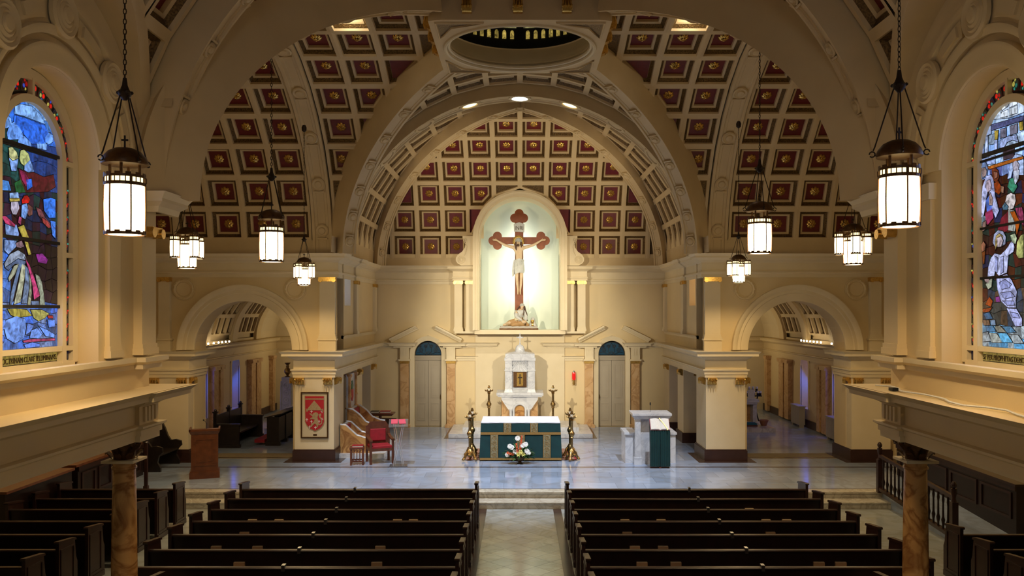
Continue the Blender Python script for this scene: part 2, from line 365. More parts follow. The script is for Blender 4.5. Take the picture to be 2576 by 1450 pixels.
# ---- walls
def gold_bracket():                   # scroll console with leaf, local: hangs from z=0, projects to -y, 0.26 wide
    mb = MB()
    pr = [(0,0),(-.10,0),(-.145,-.03),(-.15,-.07),(-.12,-.10),(-.09,-.13),(-.085,-.17),(-.06,-.20),(0,-.21)]
    mb.prism(pr, lambda a, b, h: (h, a, b), -.12, .12)
    for sx in (-.125, .105):
        mb.prism([(-.10+.055*cos(2*pi*i/12), -.055+.055*sin(2*pi*i/12)) for i in range(12)], lambda a, b, h: (h, a, b), sx, sx+.02)
        mb.prism([(-.05+.035*cos(2*pi*i/10), -.165+.035*sin(2*pi*i/10)) for i in range(10)], lambda a, b, h: (h, a, b), sx, sx+.02)
    for k in (-.07, 0, .07):
        mb.loft([[(k+dx*w, -.155-.01*w+dy, z) for dx, dy in ((-.028,0.02),(0,-.012),(.028,.02))] for z, w in ((-.02,.7),(-.07,1),(-.13,.8),(-.18,.3))])
    return mb
BRK = gold_bracket().mesh('bracket', 'gold', True)
def bracket(parent, x, y, z, rz, sc=1.0):
    return link('bracket', BRK, parent, mw=Matrix.Translation((x, y, z)) @ Matrix.Rotation(rz, 4, 'Z') @ Matrix.Diagonal((sc, sc, sc, 1)))
def pilaster(parent, x0, x1, y0, y1, z0, z1, mtl='plaster_light', name='pilaster', cap=True):
    mb = MB().box(x0, x1, y0, y1, z0, z1)
    e = .03
    mb.box(x0-e, x1+e, y0-e, y1+e, z0, z0+.09); mb.box(x0-e/2, x1+e/2, y0-e/2, y1+e/2, z0+.09, z0+.15)
    if cap: mb.box(x0-e, x1+e, y0-e, y1+e, z1-.06, z1)
    return mb.build(name, mtl, parent)
def tor(mb, c, Rr, r, ax, seg=24, mi=0):
    """ring moulding about axis ax (0=x,1=y)"""
    pts = []
    for i in range(seg):
        a = 2*pi*i/seg
        pts.append((c[0], c[1]+Rr*cos(a), c[2]+Rr*sin(a)) if ax == 0 else (c[0]+Rr*cos(a), c[1], c[2]+Rr*sin(a)))
    return mb.tube(pts, r, 6, mi, closed=True)
WALLS = {}
for s in (-1, 1):
    nm = sid(s)
    # front wall beside the chancel with the chapel arch
    T = lambda u, z, d: (-u, 24.4+d, z)
    mb = arch_wall(MB(), T, 5.25, 11.6, FZ, 6.3, [(7.93, 1.42, 3.42, FZ)], 0.9)
    wf = struct(mirror(mb, s).build('wall_front_'+nm, 'plaster'), f'cream wall with the chapel arch {nm} of the sanctuary', 'wall'); WALLS['front', s] = wf
    mb = MB(); archivolt(mb, T, 7.93, 3.42, [(1.40, .02), (1.40, -.05), (1.46, -.07), (1.62, -.07), (1.64, -.10), (1.72, -.10), (1.78, -.16), (1.87, -.17), (1.87, .02)])
    mirror(mb, s).build('archivolt', 'plaster_light', wf, True)
    for x0, x1 in ((5.25, 6.36), (9.36, 10.46)):
        mirror(MB().box(-x1, -x0, 24.0, 25.3, FZ+.3, 2.67), s).build('pier', 'plaster_light', wf)
        mirror(MB().box(-x1-.05, -x0+.05, 23.95, 25.35, FZ, FZ+.30).box(-x1-.03, -x0+.03, 23.97, 25.33, FZ+.30, FZ+.33), s).build('plinth', 'plinthbrown', wf)
        mirror(MB().box(-x1-.25, -x0+.25, 23.72, 25.4, FZ, FZ+.004), s).build('floor_border', 'floorstripe', wf)
        mb = moulding(MB(), [(-x1, 25.3), (-x1, 24.0), (-x0, 24.0), (-x0, 25.3)], at_z(ENT, 2.66)); mb.box(-x1+.02, -x0-.02, 24.02, 25.28, 2.66, 3.39)
        mirror(mb, s).build('entablature', 'plaster_light', wf)
        for k in (x0+.16, x1-.16): bracket(wf, s*k, 24.0, 2.66, 0)
        bracket(wf, s*x0, 24.16, 2.66, -s*pi/2); bracket(wf, s*x1, 24.16, 2.66, s*pi/2)
    mirror(moulding(MB(), [(-11.6, 24.4), (-5.8, 24.4), (-5.8, 24.26), (-5.2, 24.26), (-5.2, 24.5), (-5.3, 24.5), (-5.3, 27.1), (-5.24, 27.1), (-5.24, 27.4), (-5.3, 27.4), (-5.3, 31.0)], at_z(COR, 5.5)), s).build('cornice', 'plaster_light', wf)
    for cx in (9.64, 6.45):
        mb = MB(); tor(mb, (-cx, 24.37, 5.16), .26, .045, 1); tor(mb, (-cx, 24.38, 5.16), .20, .02, 1); tor(mb, (-cx, 24.38, 5.16), .315, .02, 1)
        mb.prism([(.24*cos(2*pi*i/24), .24*sin(2*pi*i/24)) for i in range(24)], lambda a, b, h: (-cx+a, h, 5.16+b), 24.37, 24.41)
        for i in range(16): mb.ball((-cx+.27*cos(2*pi*i/16), 24.325, 5.16+.27*sin(2*pi*i/16)), .02, 6)
        mirror(mb, s).build('roundel', 'plaster', wf, True)
    for x0, x1 in ((5.28, 5.72), (10.0, 10.32)):
        a, b = sorted((s*x0, s*x1)); pilaster(wf, a, b, 24.26, 24.4, 3.72, 5.38, cap=False)
        MB().box(a-.03, b+.03, 24.22, 24.4, 3.38, 3.70).box(a-.06, b+.06, 24.18, 24.4, 3.70, 3.75).build('pedestal', 'plaster_light', wf)
        mb = MB().box(a-.02, b+.02, 24.21, 24.4, 5.38, 5.50)
        for k in (a+.03, b-.03): mb.prism([(k+.06*cos(2*pi*i/12), 5.42+.06*sin(2*pi*i/12)) for i in range(12)], lambda p, q, h: (p, h, q), 24.19, 24.3)
        mb.build('gilt_capital', 'gold', wf, True)
    # chancel side
    T2 = lambda u, z, d: (-(5.3+d), u, z)
    mb = arch_wall(MB(), T2, 25.3, 31.3, 3.3, 11.0, [(26.15, .46, 5.45, 4.70)], 0.5)
    ws = struct(mirror(mb, s).build('wall_chancel_'+nm, 'plaster'), f'cream upper side wall of the chancel on the {nm}', 'wall'); WALLS['side', s] = ws
    mb = moulding(MB(), [(-5.25, 25.3), (-5.25, 31.0)], at_z(ENT, 2.66)); mb.box(-5.9, -5.27, 25.25, 31.0, 2.67, 3.38)
    mirror(mb, s).build('entablature', 'plaster_light', ws)
    mirror(moulding(MB(), [(-5.3, 25.3), (-5.3, 31.0)], [(-.02, 3.70), (.05, 3.70), (.05, 3.75), (.09, 3.80), (-.02, 3.80)]), s).build('dado_moulding', 'plaster_light', ws)
    for y0, y1 in ((27.3, 28.3), (29.9, 31.0)):
        mirror(MB().box(-6.2, -5.25, y0, y1, FZ+.32, 2.67), s).build('pier', 'plaster_light', ws)
        mirror(MB().box(-6.23, -5.20, y0-.05, y1+.05, FZ, FZ+.32), s).build('plinth', 'plinthbrown', ws)
        bracket(ws, s*5.25, y0+.2, 2.66, -s*pi/2); bracket(ws, s*5.7, y0, 2.66, 0)
    for y0 in (27.1, 30.6):
        a, b = sorted((s*5.3, s*5.2)); pilaster(ws, a, b, y0, y0+.3, 3.80, 5.40, cap=False)
        a, b = sorted((s*5.3, s*5.16)); mb = MB().box(a, b, y0-.02, y0+.32, 5.40, 5.50)
        for k in (y0+.03, y0+.27): mb.prism([(k+.05*cos(2*pi*i/12), 5.43+.05*sin(2*pi*i/12)) for i in range(12)], lambda p, q, h: (h, p, q), a-.01, b+.01)
        mb.build('gilt_capital', 'gold', ws, True)
    # wall from chancel pier back to chapel, closing the side chapel
    struct(mirror(MB().box(-6.2, -5.6, 31.0, 36.8, FZ, 3.4), s).build('wall_chapel_inner_'+nm, 'plaster'))
    # transept end wall, near wall, aisle wall and aisle ceiling
    mb = MB().box(-11.9, -11.5, 2, 25.3, 0, 11.4).box(-11.5, -5.4, 11.95, 12.25, 3.45, 11.4)
    struct(mirror(mb, s).build('wall_transept_'+nm, 'plaster'))
    struct(mirror(MB().box(-11.5, -6.2, 2, 12.2, 3.2, 3.45), s).build('ceiling_aisle_'+nm, 'plaster'))
# ---- back wall with doors and niche
T = lambda u, z, d: (u, 31.0+d, z)
mb = arch_wall(MB(), T, -5.5, 5.5, FZ, 3.6, [(-3.35, .49, 2.95, FZ), (3.35, .49, 2.95, FZ)], 0.35)
mb.box(-5.5, -1.43, 31.0, 31.35, 3.6, 6.6).box(1.43, 5.5, 31.0, 31.35, 3.6, 6.6).box(-1.43, 1.43, 30.95, 31.35, 3.55, 3.85)
wb = struct(mb.build('wall_back', 'plaster'), 'cream end wall of the chancel with the lit crucifix niche', 'wall')
MB().box(-1.62, 1.62, 30.35, 31.0, 3.70, 3.84).box(-2.35, 2.35, 30.55, 31.0, 3.72, 3.80).build('niche_sill', 'plaster_light', wb)
mirrored = lambda f: [f(-1), f(1)]
mb = MB().box(-1.62, 1.62, 30.935, 31.0, FZ, 3.70); mb.build('reredos_panel', 'plaster_light', wb)
mb = MB(); TN = lambda u, z, d: (u, 30.35+d, z)
archivolt(mb, TN, 0, 7.15, [(1.43, .03), (1.45, -.03), (1.49, -.03), (1.50, -.07), (1.58, -.08), (1.61, -.11), (1.68, -.11), (1.68, 1.2), (1.43, 1.2)], zb=3.84)
mb.build('niche_arch', 'plaster_light', wb, True)
rings = []
for k in range(9):
    a = (pi/2)*k/8; c = cos(a); y = 31.3+.75*sin(a)
    rings.append([(-1.44*c, y, 3.84)] + [(-1.44*c*cos(pi*i/28), y, 7.15+1.44*c*sin(pi*i/28)) for i in range(29)] + [(1.44*c, y, 3.84)])
mb = MB().loft(rings, False, False); mb.box(-1.44, 1.44, 30.4, 32.1, 3.80, 3.845)
mb.build('niche_shell', 'nichewall', wb, True)
for s in (-1, 1):
    for xc in (1.80, 2.22):
        a, b = sorted((s*(xc-.14), s*(xc+.14))); pilaster(wb, a, b, 30.62, 31.0, 3.80, 5.50, cap=False)
        mb = MB().box(a-.02, b+.02, 30.58, 31, 5.50, 5.62)
        for k in (a+.02, b-.02): mb.prism([(k+.065*cos(2*pi*i/12), 5.55+.065*sin(2*pi*i/12)) for i in range(12)], lambda p, q, h: (p, h, q), 30.55, 30.7)
        mb.build('gilt_capital', 'brass', wb, True)
    mb = moulding(MB(), [(-2.40, 31), (-2.40, 30.62), (-1.66, 30.62), (-1.66, 31)], at_z(COR, 5.62, 0.8, .78)); mb.box(-2.39, -1.67, 30.64, 31, 5.62, 6.13)
    mirror(mb, s).build('entablature_block', 'plaster_light', wb)
    mirror(moulding(MB(), [(-5.3, 31.0), (-2.4, 31.0)], at_z(COR, 5.5)), s).build('cornice', 'plaster_light', wb)
    # scroll volute beside the niche
    out = [(-1.66,7.22),(-2.06,7.22),(-2.06,7.14),(-1.98,7.10),(-1.95,6.98),(-1.98,6.80),(-2.08,6.66),(-2.22,6.56),(-2.30,6.44),(-2.30,6.32),(-2.22,6.22),(-2.10,6.16),(-1.66,6.16)]
    mb = MB().prism(out, lambda a, b, h: (a, h, b), 30.5, 30.95)
    for rr in (.05, .09, .13): tor(mb, (-2.10, 30.49, 6.37), rr, .014, 1, 20)
    for rr in (.035, .06): tor(mb, (-1.97, 30.49, 7.08), rr, .011, 1, 16)
    mb.tube([(-1.99, 30.49, 7.0), (-1.90, 30.49, 6.85), (-1.93, 30.49, 6.66), (-2.0, 30.49, 6.52)], .014, 6)
    mirror(mb, s).build('volute', 'plaster_light', wb, True)
    # door surround: pilasters, broken pediment
    cx = s*3.35
    for k in (-.84, .84):
        x = cx+k
        MB().box(x-.15, x+.15, 30.84, 31, FZ+.10, 2.62).build('marble_shaft', 'onyxpale', wb)
        MB().box(x-.21, x+.21, 30.78, 31, FZ, FZ+.08).box(x-.18, x+.18, 30.81, 31, FZ+.08, FZ+.12).build('shaft_base', 'onyxpale', wb)
        MB().box(x-.17, x+.17, 30.82, 31, 2.62, 2.72).build('gilt_necking', 'gold', wb)
        MB().box(x-.21, x+.21, 30.77, 31, 2.72, 2.78).build('shaft_cap', 'plaster_light', wb)
        mb = MB().box(x-.16, x+.16, 30.80, 31, 2.78, 3.20)
        for q in range(5): mb.box(x-.13+q*.058, x-.10+q*.058, 30.785, 30.81, 2.92, 3.16)
        mb.build('fluted_block', 'plaster_light', wb)
    T3 = lambda u, z, d: (cx+u, 31.0+d, z)
    mb = MB(); archivolt(mb, T3, 0, 2.95, [(.49, .02), (.49, -.04), (.53, -.06), (.60, -.06), (.64, -.09), (.66, -.09), (.66, .02)], zb=FZ)
    mb.build('door_casing', 'plaster_light', wb, True)
    xo, xi = 5.25, 1.05
    prof = [(0, 3.18), (.08, 3.20), (.08, 3.25), (.22, 3.27), (.22, 3.32), (.28, 3.38), (0, 3.38)]
    mirror(moulding(MB(), [(-xo, 31.0), (-4.50, 31.0), (-4.50, 30.86), (-3.99, 30.86), (-3.99, 31.0)], prof), s).build('pediment_cornice', 'plaster_light', wb)
    mirror(moulding(MB(), [(-2.71, 31.0), (-2.71, 30.86), (-2.20, 30.86), (-2.20, 30.98), (-xi, 30.98), (-xi, 31.02)], prof), s).build('pediment_cornice', 'plaster_light', wb)
    mirror(moulding(MB(), [(-2.34, 31.0), (-1.52, 31.0)], [(0, 2.72), (.03, 2.72), (.03, 2.78), (.05, 2.80), (.05, 2.86), (.09, 2.89), (0, 2.89)]), s).build('architrave_strip', 'plaster_light', wb)
    for x0, x1 in ((-4.66, -3.70), (-2.16, -3.10)):
        d = 1 if x1 > x0 else -1; n = (-.46*d, .89)
        a = Vector((x0, 0, 3.38)); b = Vector((x1, 0, 3.86)); mb = MB()
        for o0, o1, pr in ((0, .06, .16), (.06, .10, .26), (.10, .16, .34)):
            up = Vector((-.447*d, 0, .894))
            q = [a+up*o0, b+up*o0, b+up*o1, a+up*o1]
            mb.loft([[(p.x, 31.0-pr, p.z) for p in q], [(p.x, 31.02, p.z) for p in q]])
        mirror(mb, s).build('raking_cornice', 'plaster_light', wb)
    mb = MB()
    mb.tube([(cx-.42, 30.98, 3.47), (cx-.25, 30.98, 3.50), (cx-.10, 30.98, 3.60), (cx, 30.98, 3.64), (cx+.10, 30.98, 3.60), (cx+.25, 30.98, 3.50), (cx+.42, 30.98, 3.47)], .018, 5)
    mb.build('crest_moulding', 'plaster_light', wb, True)
    # door leaf with panels, fanlight
    n = 1 if s < 0 else 2
    dr = struct(thing(f'door_{n}', f'grey panelled double door under a fanlight {sid(s)} of the tabernacle', 'door', (cx, 31.12, FZ)))
    for k in (-1, 1):
        mb = MB().box(min(k*.005, k*.485), max(k*.005, k*.485), 0, .06, .02, 2.42)
        for z0, z1 in ((.22, .86), (1.05, 2.28)):
            x0, x1 = sorted((k*.10, k*.40))
            for e, yy in ((0, -.012), ):
                mb.box(x0, x1, yy, 0, z0, z0+.03).box(x0, x1, yy, 0, z1-.03, z1).box(x0, x0+.03, yy, 0, z0+.03, z1-.03).box(x1-.03, x1, yy, 0, z0+.03, z1-.03)
            mb.box(x0+.07, x1-.07, -.008, 0, z0+.07, z1-.07)
        lf = mb.build('door_leaf', 'doorpaint', dr)
        if k*s < 0:
            MB().tube([(k*.44, -.02, 1.0), (k*.44, -.05, 1.02), (k*.44, -.05, 1.14), (k*.44, -.02, 1.16)], .012, 6).ball((k*.44, -.04, 1.08), .025, 8).build('door_handle', 'brass', lf, True)
    MB().box(-.49, .49, -.03, .08, 2.43, 2.52).box(-.49, .49, -.06, .08, 2.52, 2.60).build('transom', 'doorpaint', dr)
    fan = MB().prism([(.48*cos(pi*i/20), 2.63+.46*sin(pi*i/20)) for i in range(21)], lambda a, b, h: (a, h, b), .03, .05).build('fanlight_pane', 'fanlight', dr)
    mb = MB()
    for rr in (.47, .10): mb.tube([(rr*cos(pi*i/16), .015, 2.63+rr*sin(pi*i/16)*.96) for i in range(17)], .012, 5)
    for k in (-1, 1):
        for (ox, oz, r0) in ((.10, .30, .07), (.27, .16, .09), (.30, .30, .05)):
            mb.tube([(k*(ox+(r0*(1-i/22))*cos(.75*i)), .015, 2.63+oz+(r0*(1-i/22))*sin(.75*i)) for i in range(20)], .009, 5)
        mb.tube([(0, .015, 2.63), (k*.12, .015, 2.74), (k*.10, .015, 2.88), (0, .015, 3.06)], .009, 5)
        mb.tube([(k*.10, .015, 2.64), (k*.28, .015, 2.72), (k*.42, .015, 2.70)], .009, 5)
    mb.build('scrollwork', 'ironblack', fan, True)
    MB().box(-.55, .55, .10, .16, 0, 3.2).build('door_backing', 'black', dr)
    mirror(MB().box(-5.25, -4.50, 30.93, 31.0, FZ, FZ+.32).box(-2.32, -1.42, 30.97, 31.0, FZ, FZ+.05), s).build('plinth', 'plinthbrown', wb)
# ---- side chapels
for s in (-1, 1):
    nm = sid(s)
    T = lambda u, z, d: (-(10.45+d), u, z)
    mb = arch_wall(MB(), T, 25.3, 36.8, FZ, 3.5, [(27.95, .42, 2.5, .95), (31.2, .42, 2.5, .95)], 0.6)
    wc = struct(mirror(mb, s).build('wall_chapel_'+nm, 'plaster'), f'outer wall of the {nm} side chapel with marble pilasters', 'wall')
    mirror(MB().box(-10.6, -6.2, 36.4, 36.8, FZ, 5.8), s).build('end_wall', 'plaster_light', wc)
    mirror(moulding(MB(), [(-10.45, 25.3), (-10.45, 36.4), (-6.2, 36.4)], at_z(ENT, 2.72, .8, .92)), s).build('cornice', 'plaster', wc)
    mirror(MB().box(-10.45, -10.40, 25.3, 36.4, FZ, FZ+.28), s).build('plinth', 'plinthbrown', wc)
    for y0, w in ((28.6, .42), (29.2, .30), (32.6, .5), (33.25, .55), (35.4, .3)):
        x0, x1 = sorted((s*10.45, s*10.28))
        MB().box(x0, x1, y0, y0+w, FZ+.06, 2.52).build('marble_pilaster', 'onyxpale', wc)
        x0, x1 = sorted((s*10.45, s*10.22)); MB().box(x0, x1, y0-.04, y0+w+.04, 2.52, 2.60).box(x0, x1, y0-.07, y0+w+.07, 2.60, 2.66).build('pilaster_cap', 'onyxpale', wc)
    for y0 in (27.95, 31.2):
        mb = MB(); archivolt(mb, T, y0, 2.5, [(.42, .02), (.42, -.03), (.55, -.03), (.55, .02)], zb=.95); mirror(mb, s).build('window_surround', 'plaster', wc, True)
    mirror(MB().box(-8.9, -6.2, 29.6, 36.4, FZ, FZ+.14), s).build('chapel_step', 'stepmarble', wc)
# ---------------------------------------------------------------- coffered vaults
def inset(poly, d):
    n = len(poly); ar = sum(poly[i][0]*poly[(i+1) % n][1]-poly[(i+1) % n][0]*poly[i][1] for i in range(n))
    if ar < 0: poly = poly[::-1]
    L = []
    for i in range(n):
        p, q = poly[i], poly[(i+1) % n]; dx, dy = q[0]-p[0], q[1]-p[1]; l = sqrt(dx*dx+dy*dy) or 1e-9
        nx, ny = -dy/l, dx/l; L.append((nx, ny, nx*p[0]+ny*p[1]+d, dx/l, dy/l))
    out = []
    for i in range(n):
        a, b, c = L[i-1][:3]; e, f, g = L[i][:3]; det = a*f-b*e
        if abs(det) < 1e-6: return None
        out.append(((c*f-b*g)/det, (a*g-c*e)/det))
    for i in range(n):
        p, q = out[i], out[(i+1) % n]
        if (q[0]-p[0])*L[i][3]+(q[1]-p[1])*L[i][4] < 0.01: return None
    return out
def rosette_mesh():
    mb = MB()
    for k in range(8):
        a = 2*pi*k/8; rg = []
        for r, w, h in ((.02, .018, .03), (.06, .034, .055), (.11, .042, .045), (.145, .022, .015)):
            rg.append([(r*cos(a)+o*-sin(a), r*sin(a)+o*cos(a), h-abs(o)*.45) for o in (-w, 0, w)])
        mb.loft(rg, False, False)
    for k in range(6):
        a = 2*pi*(k+.5)/6; rg = []
        for r, w, h in ((.0, .012, .06), (.035, .022, .085), (.07, .012, .07)):
            rg.append([(r*cos(a)+o*-sin(a), r*sin(a)+o*cos(a), h-abs(o)*.4) for o in (-w, 0, w)])
        mb.loft(rg, False, False)
    mb.ball((0, 0, .075), .028, 8); return mb
ROS = rosette_mesh().mesh('rosette', 'gold', True)
ROSN = [0]
LEVELS = [(.08, 0.0, 0), (.09, .06, 0), (.165, .135, 1), (.173, .125, 0), (.222, .150, 0), (.230, .215, 0)]
def coffer(parent, P, poly, sc, mats=('vaultcream', 'goldframe', 'redpanel'), levels=LEVELS, ros=True, rsc=1.0, panel=2):
    """P(u,v,out)->Vector; poly in (u,v); sc = (su,sv) metres per unit; recessed outward in steps"""
    pm = [(u*sc[0], v*sc[1]) for u, v in poly]
    q = []
    for p in pm:
        if not q or (p[0]-q[-1][0])**2+(p[1]-q[-1][1])**2 > 3e-3: q.append(p)
    if len(q) > 2 and (q[0][0]-q[-1][0])**2+(q[0][1]-q[-1][1])**2 < 3e-3: q.pop()
    if len(q) < 3: return None
    n = len(q); ar = sum(q[i][0]*q[(i+1) % n][1]-q[(i+1) % n][0]*q[i][1] for i in range(n))
    if ar < 0: q = q[::-1]
    if abs(ar) < 0.02: pass
    X = lambda p, o: tuple(P(p[0]/sc[0], p[1]/sc[1], o))
    ctr = X((sum(p[0] for p in q)/n, sum(p[1] for p in q)/n), 0)
    if ctr[0]**2+(ctr[1]-YC)**2 < 1.9**2: return None
    mb = MB(); prev = [X(p, 0) for p in q]; full = True; last = q; lo = 0
    for i, (ins, dep, mi) in enumerate(levels):
        nx = inset(q, ins)
        if nx is None: full = False; break
        cur = [X(p, dep) for p in nx]; mb.loft([prev, cur], True, False, mi); prev = cur; last = nx; lo = dep
    if not full and lo == 0:
        nx = inset(q, .045)
        if nx:
            mb = MB(); a0 = [X(p, 0) for p in q]; a1 = [X(p, 0) for p in nx]; a2 = [X(p, .12) for p in nx]
            mb.loft([a0, a1, a2], True, False, 0); prev = a2; lo = .12
    mb.add(prev, [tuple(range(n))], panel if (full or (lo > .1)) else (0 if lo == 0 else 1))
    co = mb.build('coffer', mats, parent)
    if full and ros:
        c = (sum(p[0] for p in last)/n, sum(p[1] for p in last)/n); e = .02
        p0 = Vector(X(c, lo)); a = (Vector(X((c[0]+e, c[1]), lo))-p0).normalized(); nn = (Vector(X(c, lo-.1))-p0).normalized(); b = nn.cross(a).normalized(); a = b.cross(nn)
        ROSN[0] += 1; th = R.uniform(-.2, .2)
        Mx = Matrix(((a.x, b.x, nn.x, p0.x), (a.y, b.y, nn.y, p0.y), (a.z, b.z, nn.z, p0.z), (0, 0, 0, 1))) @ Matrix.Rotation(th, 4, 'Z') @ Matrix.Diagonal((rsc*.95, rsc*.95, rsc*1.1, 1))
        link('rosette', ROS, co, mw=Mx)
    return co
def cut(cell, f):
    """cell rectangle (u0,u1,v0,v1) clipped to f(u,v)>0 along the chord"""
    u0, u1, v0, v1 = cell; cs = [(u0, v0), (u1, v0), (u1, v1), (u0, v1)]; fv = [f(*c) for c in cs]
    if all(x >= 0 for x in fv): return cs
    if all(x <= 0 for x in fv): return None
    pts = []
    for i in range(4):
        if fv[i]*fv[(i+1) % 4] < 0:
            lo, hi = (cs[i], cs[(i+1) % 4]) if fv[i] > 0 else (cs[(i+1) % 4], cs[i])
            for _ in range(24):
                m = ((lo[0]+hi[0])/2, (lo[1]+hi[1])/2)
                if f(*m) > 0: lo = m
                else: hi = m
            pts.append(lo)
    if len(pts) < 2: return None
    (x0, y0), (x1, y1) = pts[0], pts[-1]; a, b = y1-y0, -(x1-x0); c = a*x0+b*y0
    i = max(range(4), key=lambda k: fv[k])
    if a*cs[i][0]+b*cs[i][1] > c: a, b, c = -a, -b, -c
    return clip(cs, a, b, c+1e-9)
def shell(name, P, u0, u1, v0, v1, nu, nv, f, off, label=None):
    mb = MB(); du, dv = (u1-u0)/nu, (v1-v0)/nv
    for i in range(nu):
        for j in range(nv):
            if f(u0+du*(i+.5), v0+dv*(j+.5)) < 0: continue
            pc = P(u0+du*(i+.5), v0+dv*(j+.5), off)
            if pc.x**2+(pc.y-YC)**2 < 2.15**2: continue
            a, b, c, d = u0+du*i, u0+du*(i+1), v0+dv*j, v0+dv*(j+1)
            mb.add([P(a, c, off), P(b, c, off), P(b, d, off), P(a, d, off)], [(0,1,2,3)])
    return struct(mb.build(name, 'vaultcream'), label, 'ceiling' if label else None)
def barrelX(yc, ay):                   # axis along x: u = x, v = t
    def P(x, t, o):
        n = Vector((0, cos(t)/ay, sin(t)/B)).normalized(); return Vector((x, yc+ay*cos(t), SP+B*sin(t)))+n*o
    return P
def barrelY(a):                        # axis along y: u = phi from left springing, v = y
    def P(ph, y, o):
        n = Vector((-cos(ph)/a, 0, sin(ph)/B)).normalized(); return Vector((-a*cos(ph), y, SP+B*sin(ph)))+n*o
    return P
PYN = barrelY(5.45)
PX, PY, PYK, PCV, PXN = barrelX(YC, AY), barrelY(A), barrelY(5.3), barrelX(YK, AK), barrelX(YN, AN)
DT, T0 = .179, .0805
rows = [T0+DT*k for k in range(10)]
# transepts and the side webs of the crossing
for s in (-1, 1):
    nm = sid(s)
    f0 = lambda x, t: abs(x)-A*abs(cos(t))
    us = (-11.6, -1.5) if s < 0 else (1.5, 11.6)
    ce = shell('ceiling_transept_'+nm, PX, us[0], us[1], 0, pi, 36, 40, f0, .30, f'coffered barrel vault over the {nm} transept with red panels')
    mb = MB()
    for a, b, c, d in ((-11.6, -5.25, 0, T0), (-11.6, -10.815, T0, rows[-1]), (-11.6, -2.0, rows[-1], pi)):
        k = 10
        for j in range(k):
            t0, t1 = c+(d-c)*j/k, c+(d-c)*(j+1)/k
            if f0(b, (t0+t1)/2) < 0: b2 = -A*abs(cos((t0+t1)/2))-.05
            else: b2 = b
            mb.add([PX(a, t0, 0), PX(b2, t0, 0), PX(b2, t1, 0), PX(a, t1, 0)], [(0,1,2,3)])
    mirror(mb, s).build('plain_band', 'vaultcream', ce)
    f1 = lambda x, t: abs(x)-A*abs(cos(t))-.12
    for r in range(9):
        for cc in range(5):
            x1 = -5.965-.97*cc; cell = [x1-.97, x1]; cell = sorted((s*-cell[0], s*-cell[1])) if s > 0 else cell
            coffer(ce, PX, [(cell[0], rows[r]), (cell[1], rows[r]), (cell[1], rows[r+1]), (cell[0], rows[r+1])], (1, (B*abs(cos(rows[r]+DT/2))+AY*sin(rows[r]+DT/2))/1.25 if False else sqrt((B*cos(rows[r]+DT/2))**2+(AY*sin(rows[r]+DT/2))**2)))
        for cc in range(4):
            x1 = -5.335+.97*cc; cell = (x1, x1+.97) if s < 0 else (-x1-.97, -x1)
            if cc == 3: cell = (x1, -1.80) if s < 0 else (1.80, -x1)
            pl = cut((cell[0], cell[1], rows[r], rows[r+1]), f1)
            if pl is None: continue
            lit = (r == 7 and cc == 1)
            co = coffer(ce, PX, pl, (1, sqrt((B*cos(rows[r]+DT/2))**2+(AY*sin(rows[r]+DT/2))**2)), ros=not lit)
            if lit and co:
                u, v = (cell[0]+cell[1])/2, (rows[r]+rows[r+1])/2; c = PX(u, v, .17)
                dl = MB().lathe([(.13, .03), (.13, 0), (.10, -.01), (.10, .02)], c, 20).build('downlight_ring', 'plaster_light', co, True)
                MB().lathe([(.095, .012), (.095, 0.0)], c, 20).build('downlight_lens', 'coolbulb', dl)
                light('coffer_downlight', 'POINT', PX(u, v, .02), 14, (1.0, .86, .62), None, .06)
    # transverse rib
    def arc_rib(name, pts, across, w, h, mtl, bosses=0, label=None, parent=None, inset_p=True):
        """pts = [(point, inward)], across vector(s)"""
        mb = MB(); rings = []
        pr = [(-w/2, -.30), (-w/2, h), (-w*.36, h), (-w*.33, h-.035), (-w*.20, h-.035), (-w*.18, h-.05), (w*.18, h-.05), (w*.20, h-.035), (w*.33, h-.035), (w*.36, h), (w/2, h), (w/2, -.30)]
        for p, inn in pts: rings.append([p+across*a+inn*b for a, b in pr])
        mb.loft(rings); o = mb.build(name, mtl, parent)
        if bosses:
            step = len(pts)//bosses
            for i in range(step//2, len(pts), step):
                p, inn = pts[i]; t = across.cross(inn).normalized(); c = p+inn*(h-.05); b2 = MB()
                M4 = Matrix(((across.x, t.x, inn.x, c.x), (across.y, t.y, inn.y, c.y), (across.z, t.z, inn.z, c.z), (0, 0, 0, 1)))
                rr = w*.34
                b2.lathe([(rr, 0), (rr, .05), (rr*.85, .07), (rr*.7, .05), (rr*.55, .05), (rr*.45, .08), (0, .09)], seg=18); b2.box(-rr*.8, rr*.8, rr*1.05, rr*1.3, 0, .06); b2.xform(M4); b2.build('boss', 'vaultcream', o, True)
        return o
    pts = [(PX(s*5.65, t, 0), (PX(0, t, 0)-PX(0, t, 1)).normalized()) for t in [pi/2*1.15*i/40 for i in range(41)]]
    arc_rib('transverse_rib', pts, Vector((1, 0, 0)), .56, .09, 'vaultcream', 6, parent=ce)
